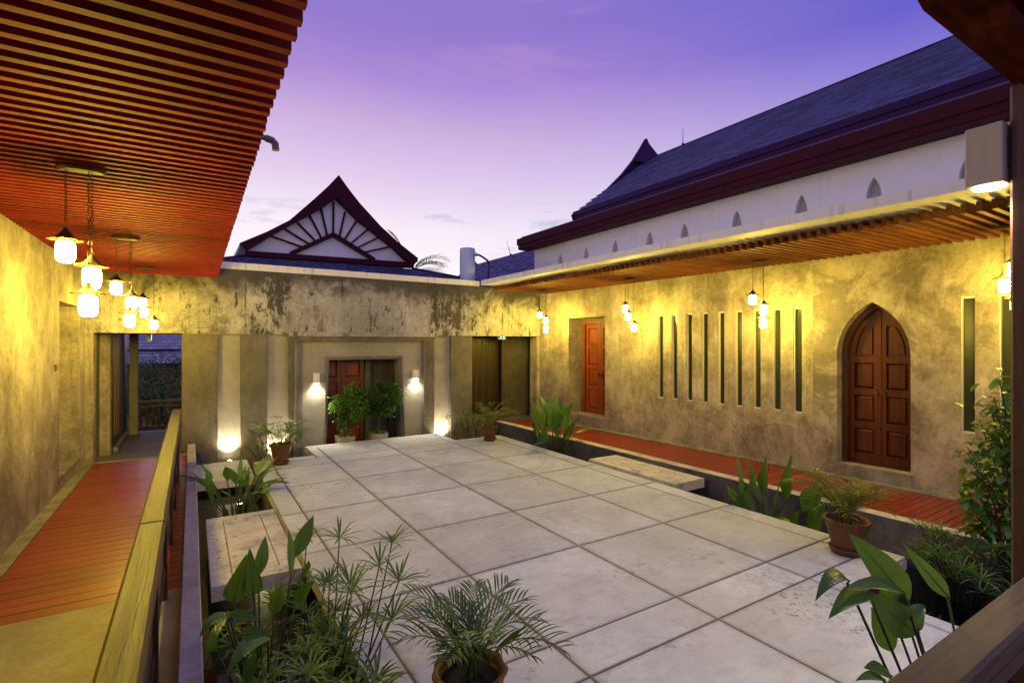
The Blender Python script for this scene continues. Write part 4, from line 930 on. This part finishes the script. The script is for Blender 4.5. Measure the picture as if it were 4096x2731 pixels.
def planter_shrub(label, c, w_, crown_c, rad, n, seed):
    x, y, z = c; t = empty('planter_shrub', c, label=label, cat='potted shrub', group='shrubs in square planters')
    a, b2 = w_/2, w_/2*.78
    pb = MB()
    for (i0, i1) in ((0,1),(1,2),(2,3),(3,0)):
        co = [(-1,-1),(1,-1),(1,1),(-1,1)]; p, q = co[i0], co[i1]; th_ = .88
        pb.hexa([(x+p[0]*b2,y+p[1]*b2,z),(x+q[0]*b2,y+q[1]*b2,z),(x+q[0]*b2*th_,y+q[1]*b2*th_,z),(x+p[0]*b2*th_,y+p[1]*b2*th_,z),
                 (x+p[0]*a,y+p[1]*a,z+.30),(x+q[0]*a,y+q[1]*a,z+.30),(x+q[0]*a*th_,y+q[1]*a*th_,z+.30),(x+p[0]*a*th_,y+p[1]*a*th_,z+.30)])
    obj('planter', pb, M['planter'], t)
    obj('soil', MB().box(x-b2*.95, x+b2*.95, y-b2*.95, y+b2*.95, z+.01, z+.24), M['soil'], t)
    r_ = random.Random(seed); tr_ = MB(); top = Vector(crown_c)
    tr_.tube([(x,y,z+.2),(x+.02,y,z+.5),top], [.028,.022,.014], 7)
    for _ in range(9):
        v = Vector((r_.uniform(-1,1)*rad[0], r_.uniform(-1,1)*rad[1], r_.uniform(-.6,1)*rad[2]))*.8
        s = Vector((x+.02, y, z+.45)).lerp(top, r_.uniform(.1, .9)); tr_.tube([s, s.lerp(top+v, .5)+Vector((0,0,.04)), top+v], [.012,.008,.004], 5)
    obj('trunk', tr_, M['bark'], t)
    mb = MB(); leafy(mb, crown_c, rad, n, .075, r_, cl_n=19)
    for _ in range(70):
        p = Vector((x + r_.uniform(-.14,.14), y + r_.uniform(-.14,.14), z + r_.uniform(.26,.46))); leaf_blade(mb, p, r_.uniform(0, 6.3), r_.uniform(-.2, .9), .07, .035, .5, .3, 2, 0, 'x')
    obj('crown', mb, M['shrub'], t, fix=False)
planter_shrub('bright leafy shrub in square planter before the red entrance door', (2.64,10.64,-.19), .34, (2.72,10.60,.76), (.31,.28,.44), 2300, 51)
planter_shrub('wide leafy shrub in square planter right of the red entrance door', (3.33,10.66,-.19), .34, (3.38,10.60,.82), (.43,.28,.35), 2600, 52)

# leafy bush at the end of the right deck
bt = empty('leafy_bush', (6.15,1.5,-.4), label='leafy bush with dried orange bracts beside the dark post at right', cat='bush')
r_ = random.Random(61)
stems = []
for i in range(18):
    z_ = .30 + 1.42*(i+.5)/18; reach = max(.08, .52*(1 - max(0, z_-.75)/1.15))
    top = Vector((6.12 + r_.uniform(-.16, .16), 1.46 + reach*r_.uniform(.25, 1.), z_))
    foot = Vector((6.15, 1.46, -.4)); P = [foot, foot.lerp(top, .6) + Vector((r_.uniform(-.05,.05), -.05, .12)), top]
    obj('branch', MB().tube(P, [.012,.008,.004], 5), M['stemd'], bt); stems.append(P)
def bush_leaf(mb, P):
    t_ = r_.uniform(.55, 1.03); p = P[1].lerp(P[2], (t_-.5)/.5) + Vector((r_.gauss(0,.07), r_.gauss(0,.07), r_.gauss(0,.07)))
    L = r_.uniform(.075, .125); leaf_blade(mb, p, r_.uniform(0, 2*PI), r_.uniform(-1., .4), L, L*.58, r_.uniform(.2, .9), .3, 4, r_.uniform(-.5, .5), 'x')
for P in stems:
    for k in range(16):
        mb = MB(); bush_leaf(mb, P); dead = r_.random() < .04
        obj('bract' if dead else 'leaf', mb, M['flower' if dead else 'bush'], bt, fix=False, smooth=True)
mb = MB()
for P in stems:
    for k in range(15): bush_leaf(mb, P)
obj('inner_leaves', mb, M['bush'], bt, fix=False, smooth=True, kind='stuff')

# coconut palm behind the pavilion
ct = empty('coconut_palm', (9.1,24,-1.5), label='dark coconut palm fronds showing behind the gable', cat='palm tree')
obj('trunk', MB().tube([(9.1,24,-1.5),(9.0,24,2.5),(9.0,24,5.35)], [.2,.15,.12], 10), M['bark'], ct)
for az, el, L, bd in ((170,86,2.2,.9),(20,38,2.3,1.1),(0,22,1.8,.9),(60,20,2.2,1.2),(200,35,2.2,1.3),(300,30,2.2,1.2),(345,52,2.2,1.5),(130,55,2.,1.2)):
    mb = MB(); frond(mb, (9.0,24,5.35), R(az), R(el), L, 24, .035, .55, bd, .6); obj('frond', mb, M['coco'], ct, fix=False)
# tree beyond the corridor
tt = empty('garden_tree', (-.9,20,-1.5), label='dark leafy tree beyond the corridor balustrade', cat='tree')
obj('trunk', MB().tube([(-.9,20,-1.5),(-.85,20,-.4),(-.8,20,.6)], [.12,.1,.06], 8), M['bark'], tt)
mb = MB(); leafy(mb, (-.75,20,.35), (1.3,1.0,1.05), 4200, .13, random.Random(71)); obj('crown', mb, M['tree'], tt, fix=False)

# ================================================================== railings and post
lr = empty('handrail', (-.18,5,.06), label='varnished golden handrail running along the left deck', cat='railing')
for y0_, y1_ in ((.58, 3.489), (3.492, 9.25)):
    obj('top_rail', MB().bbox(-.252, -.126, y0_, y1_, .93, 1.0, .012), M['rail'], lr)
obj('lower_rail', MB().box(-.215, -.165, .70, 9.2, .84, .90), M['rail'], lr)
obj('bottom_rail', MB().box(-.21, -.17, .70, 9.2, .26, .32), M['post'], lr)
for i in range(5): obj('infill_board', MB().box(-.20, -.18, .72, 9.15, .325+i*.105, .325+i*.105+.098), M['post'], lr)
for y_ in (.9, 2.2, 3.45, 4.7, 5.95, 7.2, 8.45, 9.15): obj('post', MB().box(-.225, -.155, y_-.04, y_+.04, .058, .929), M['post'], lr)
fr_ = empty('handrail', (3.0,.64,.06), label='weathered dark rail crossing the lower right corner', cat='railing')
obj('top_rail', MB().bbox(-.24, 5.2, .575, .705, .93, 1.0, .012), M['railF'], fr_)
obj('lower_rail', MB().box(-.2, 5.2, .61, .67, .80, .86), M['post'], fr_)
obj('bottom_rail', MB().box(-.2, 5.2, .62, .66, .22, .28), M['post'], fr_)
for x_ in (.6, 1.7, 2.8, 4.2): obj('post', MB().box(x_-.035, x_+.035, .605, .675, .057, .929), M['post'], fr_)
gpst = empty('gallery_post', (3.6,.79,.05), label='dark timber post with stepped corbels at the right edge', cat='post')
obj('shaft', MB().bbox(3.50, 3.67, .715, .858, .057, 3.30, .012), M['post'], gpst)
def corbel(x0, x1, y0, y1, z0, z1, bev):
    q = MB(); prof_ = [(x0+bev, z0), (x1, z0), (x1, z1), (x0, z1), (x0, z0+bev*.9), (x0+bev*.35, z0+bev*.25)]
    q.plate(prof_, [], y0, y1); return q
obj('corbel', corbel(2.74, 4.4, .67, .80, 3.27, 3.36, .05), M['corbel'], gpst)
obj('corbel', corbel(2.44, 4.6, .64, .882, 3.361, 3.62, .10), M['corbel'], gpst)
obj('beam', MB().box(2.2, 8.0, .66, .86, 3.621, 3.85), M['corbel'], gpst)

# ================================================================== lamps
def hat_prof(): return [(.010,.075),(.014,.07),(.020,.055),(.045,.025),(.066,.008),(.094,.004),(.097,0),(.093,-.004),(.05,-.004),(.05,-.012),(0,-.012)]
hm_ = MB(); hm_.lathe(hat_prof(), n=28, wob=lambda i, t: (1 + (.025*math.sin(11*t) if 4 <= i <= 7 else 0), (.003*math.sin(11*t) if 4 <= i <= 7 else 0)))
HAT, HC = hm_.mesh('lamp_hat', M['rust'], True)
gm_ = MB(); gm_.lathe([(0,-.150),(.030,-.149),(.046,-.140),(.055,-.122),(.0575,-.09),(.0575,-.045),(.053,-.025),(.044,-.014),(0,-.0125)], n=24)
gm_.v = [Vector((q.x*.90, q.y*.90, q.z)) for q in gm_.v]
GLOBE, GC = gm_.mesh('globe', M['globe'], True)
lk = MB(); lk.tube([(.007*math.cos(t), 0, .015*math.sin(t)) for t in [2*PI*i/8 for i in range(9)]], .0022, 4, False)
LINK, LC = lk.mesh('link', M['rust'], True)
def chain(t, x, y, z0, z1, par):
    mb = MB(); n_ = int((z1-z0)/.023)
    for i in range(n_+1):
        z = z0 + .023*i; tw = .4*math.sin(i*.7)
        for k in range(8): pass
        a = (PI/2 if i % 2 else 0) + tw; ca, sa = math.cos(a), math.sin(a)
        mb.tube([(x + ca*.007*math.cos(q), y + sa*.007*math.cos(q), z + .0145*math.sin(q)) for q in [2*PI*j/6 for j in range(7)]], .0024, 3, False)
    return obj('chain', mb, M['rust'], par, fix=False)
def lantern_fixture(c, ceil, drops, label, along):
    """c = (x,y) plate centre; drops = (dx,dy,z of globe top)"""
    t = empty('hanging_lantern_cluster', (c[0], c[1], ceil), label=label, cat='lantern', group='three-lamp hanging lanterns')
    p_ = MB(); lx, ly = (.13, .065) if along == 'x' else (.065, .13)
    p_.T = lambda q: (c[0] + q[0]*lx/.1, c[1] + q[1]*ly/.1, q[2])
    p_.lathe([(.085, ceil-.034), (.10, ceil-.024), (.10, ceil-.010), (.096, ceil-.001)], n=20, wob=lambda i, th_: (1+.05*math.sin(5*th_), 0))
    obj('ceiling_plate', p_, M['rust'], t)
    for dx, dy, z in drops:
        x, y = c[0]+dx, c[1]+dy; zt = z + .0125
        hat = piece('lamp_hat', HAT, t, (x, y, zt + HC.z)); WL[hat.name] = Vector((x, y, zt + HC.z))
        piece('globe', GLOBE, hat, (x, y, zt + GC.z))
        chain(t, x, y, zt + .085, ceil - .03, t)
LL = 'hanging lanterns under the red slats, nearest of the three left clusters|hanging lanterns under the red slats, middle of the three left clusters|hanging lanterns under the red slats, farthest of the three left clusters'.split('|')
for (y, l_) in zip((4.37, 7.0, 9.6), LL):
    o_ = [(-.08,0,2.66),(.05,.03,2.50),(.04,-.03,2.31)] if y < 9 else [(-.02,.0,2.67),(-.0,.02,2.53),(.12,-.02,2.34)]
    lantern_fixture((-.62,y), 3.165, o_, l_, 'x')
RL = ['hanging lanterns by the passage corner, farthest cluster under the brown soffit', 'hanging lanterns right of the teak doors under the brown soffit', 'hanging lanterns in front of the slit windows under the brown soffit', 'hanging lanterns half hidden behind the dark post at right']
for (x, y, l_), o_ in zip(((7.03,9.87,RL[0]),(7.17,7.18,RL[1]),(7.27,4.57,RL[2]),(7.37,1.80,RL[3])),
    ([(0,.13,2.73),(0,-.12,2.59),(.02,-.10,2.38)], [(0,.11,2.73),(.0,.04,2.57),(0,-.11,2.36)], [(0,.11,2.72),(0,-.06,2.56),(0,-.06,2.36)], [(0,-.03,2.84),(.02,.05,2.68),(.0,-.05,2.46)])):
    lantern_fixture((x, y), 3.25, o_, l_, 'y')

def spot(parent, loc, target, energy, angle, blend, colr, size=.03):
    l_ = bpy.data.lights.new('lamp_beam', 'SPOT'); l_.energy = energy; l_.spot_size = R(angle); l_.spot_blend = blend; l_.color = colr; l_.shadow_soft_size = size
    o = bpy.data.objects.new('lamp_beam', l_); put(o, parent, loc)
    o.rotation_euler = (Vector(target) - Vector(loc)).to_track_quat('-Z', 'Y').to_euler(); return o
WARM = (1, .84, .50)
def uplight(c, target, energy, label, ang=70):
    t = empty('uplight', c, label=label, cat='light', group='uplights washing the wall panels')
    obj('housing', MB().lathe([(.043,-.02),(.05,0),(.05,.012),(.040,.016),(.038,.008),(0,.008)], c, 20), M['black'], t, smooth=False)
    obj('lens', MB().lathe([(.037,.009),(.03,.017),(0,.02)], c, 18), M['spotlens'], t)
    spot(t, Vector(c)+Vector((0,0,.03)), target, energy, ang, .8, WARM)
for x_, z_, l_ in ((.585, -.168, 'uplight on the pale landing washing the leftmost lit panel'), (1.41, -.34, 'uplight hidden by sedge behind the pot near the portal'), (4.86, -.34, 'uplight washing the pale pilaster right of the portal')):
    uplight(FBx((x_, -.03, z_)), FBx((x_, .10, z_ + 2.4)), 130 if z_ > -.2 else 190, l_, 104)
def sconce(x0, x1, z0, z1, label):
    t = empty('wall_sconce', FBx(((x0+x1)/2, -.04, z0)), label=label, cat='wall lamp', group='white box sconces flanking the portal')
    obj('housing', MB(T=FBx).box(x0, x1, -.07, .0195, z0, z1), M['whitebox'], t)
    obj('lens', MB(T=FBx).box(x0+.015, x1-.015, -.055, .005, z0-.006, z0-.0005), M['spotlens'], t)
    spot(t, FBx(((x0+x1)/2, -.03, z0-.015)), FBx(((x0+x1)/2, .0, z0-1)), 75, 130, .9, (1, .87, .58), .04)
sconce(2.055, 2.165, 1.195, 1.395, 'white box sconce left of the portal opening')
sconce(4.155, 4.285, 1.205, 1.40, 'white box sconce right of the portal opening')
# box floodlight on the gallery post
t = empty('post_floodlight', (3.53,.95,2.8), label='grey box floodlight fixed high on the dark post', cat='wall lamp')
fb_ = MB(); fb_.T = lambda q: (q[0], q[2], q[1])
obj('housing', MB().bbox(3.45, 3.61, .868, 1.02, 2.815, 3.118, .006), M['lampbox'], t)
obj('bracket', MB().box(3.51, 3.57, .858, .8679, 2.9, 3.05), M['black'], t)
obj('lens', MB().lathe([(0,-.006),(.064,-.006),(.068,.003)], (3.53,.944,2.811), 28), M['disc'], t)
spot(t, (3.53,.944,2.79), (3.75,1.05,0), 110, 130, .7, (1, .82, .55), .05)
# pond lights
def pond_light(c, energy, label):
    t = empty('pond_light', c, label=label, cat='light', group='lights set in the pond')
    obj('housing', MB().lathe([(.05,-.03),(.055,0),(.04,.012),(0,.012)], c, 18), M['black'], t); obj('lens', MB().lathe([(.038,.014),(0,.02)], c, 16), M['spotlens'], t)
    l_ = bpy.data.lights.new('glow', 'POINT'); l_.energy = energy; l_.color = (1, .78, .38); l_.shadow_soft_size = .04
    put(bpy.data.objects.new('glow', l_), t, Vector(c)+Vector((0,0,.06)))
pond_light((.80,7.30,-.44), 5, 'round light glowing in the dark pond beside the platform edge')
pond_light((.62,8.75,-.44), 4, 'small light glowing between leaves in front of the landing')
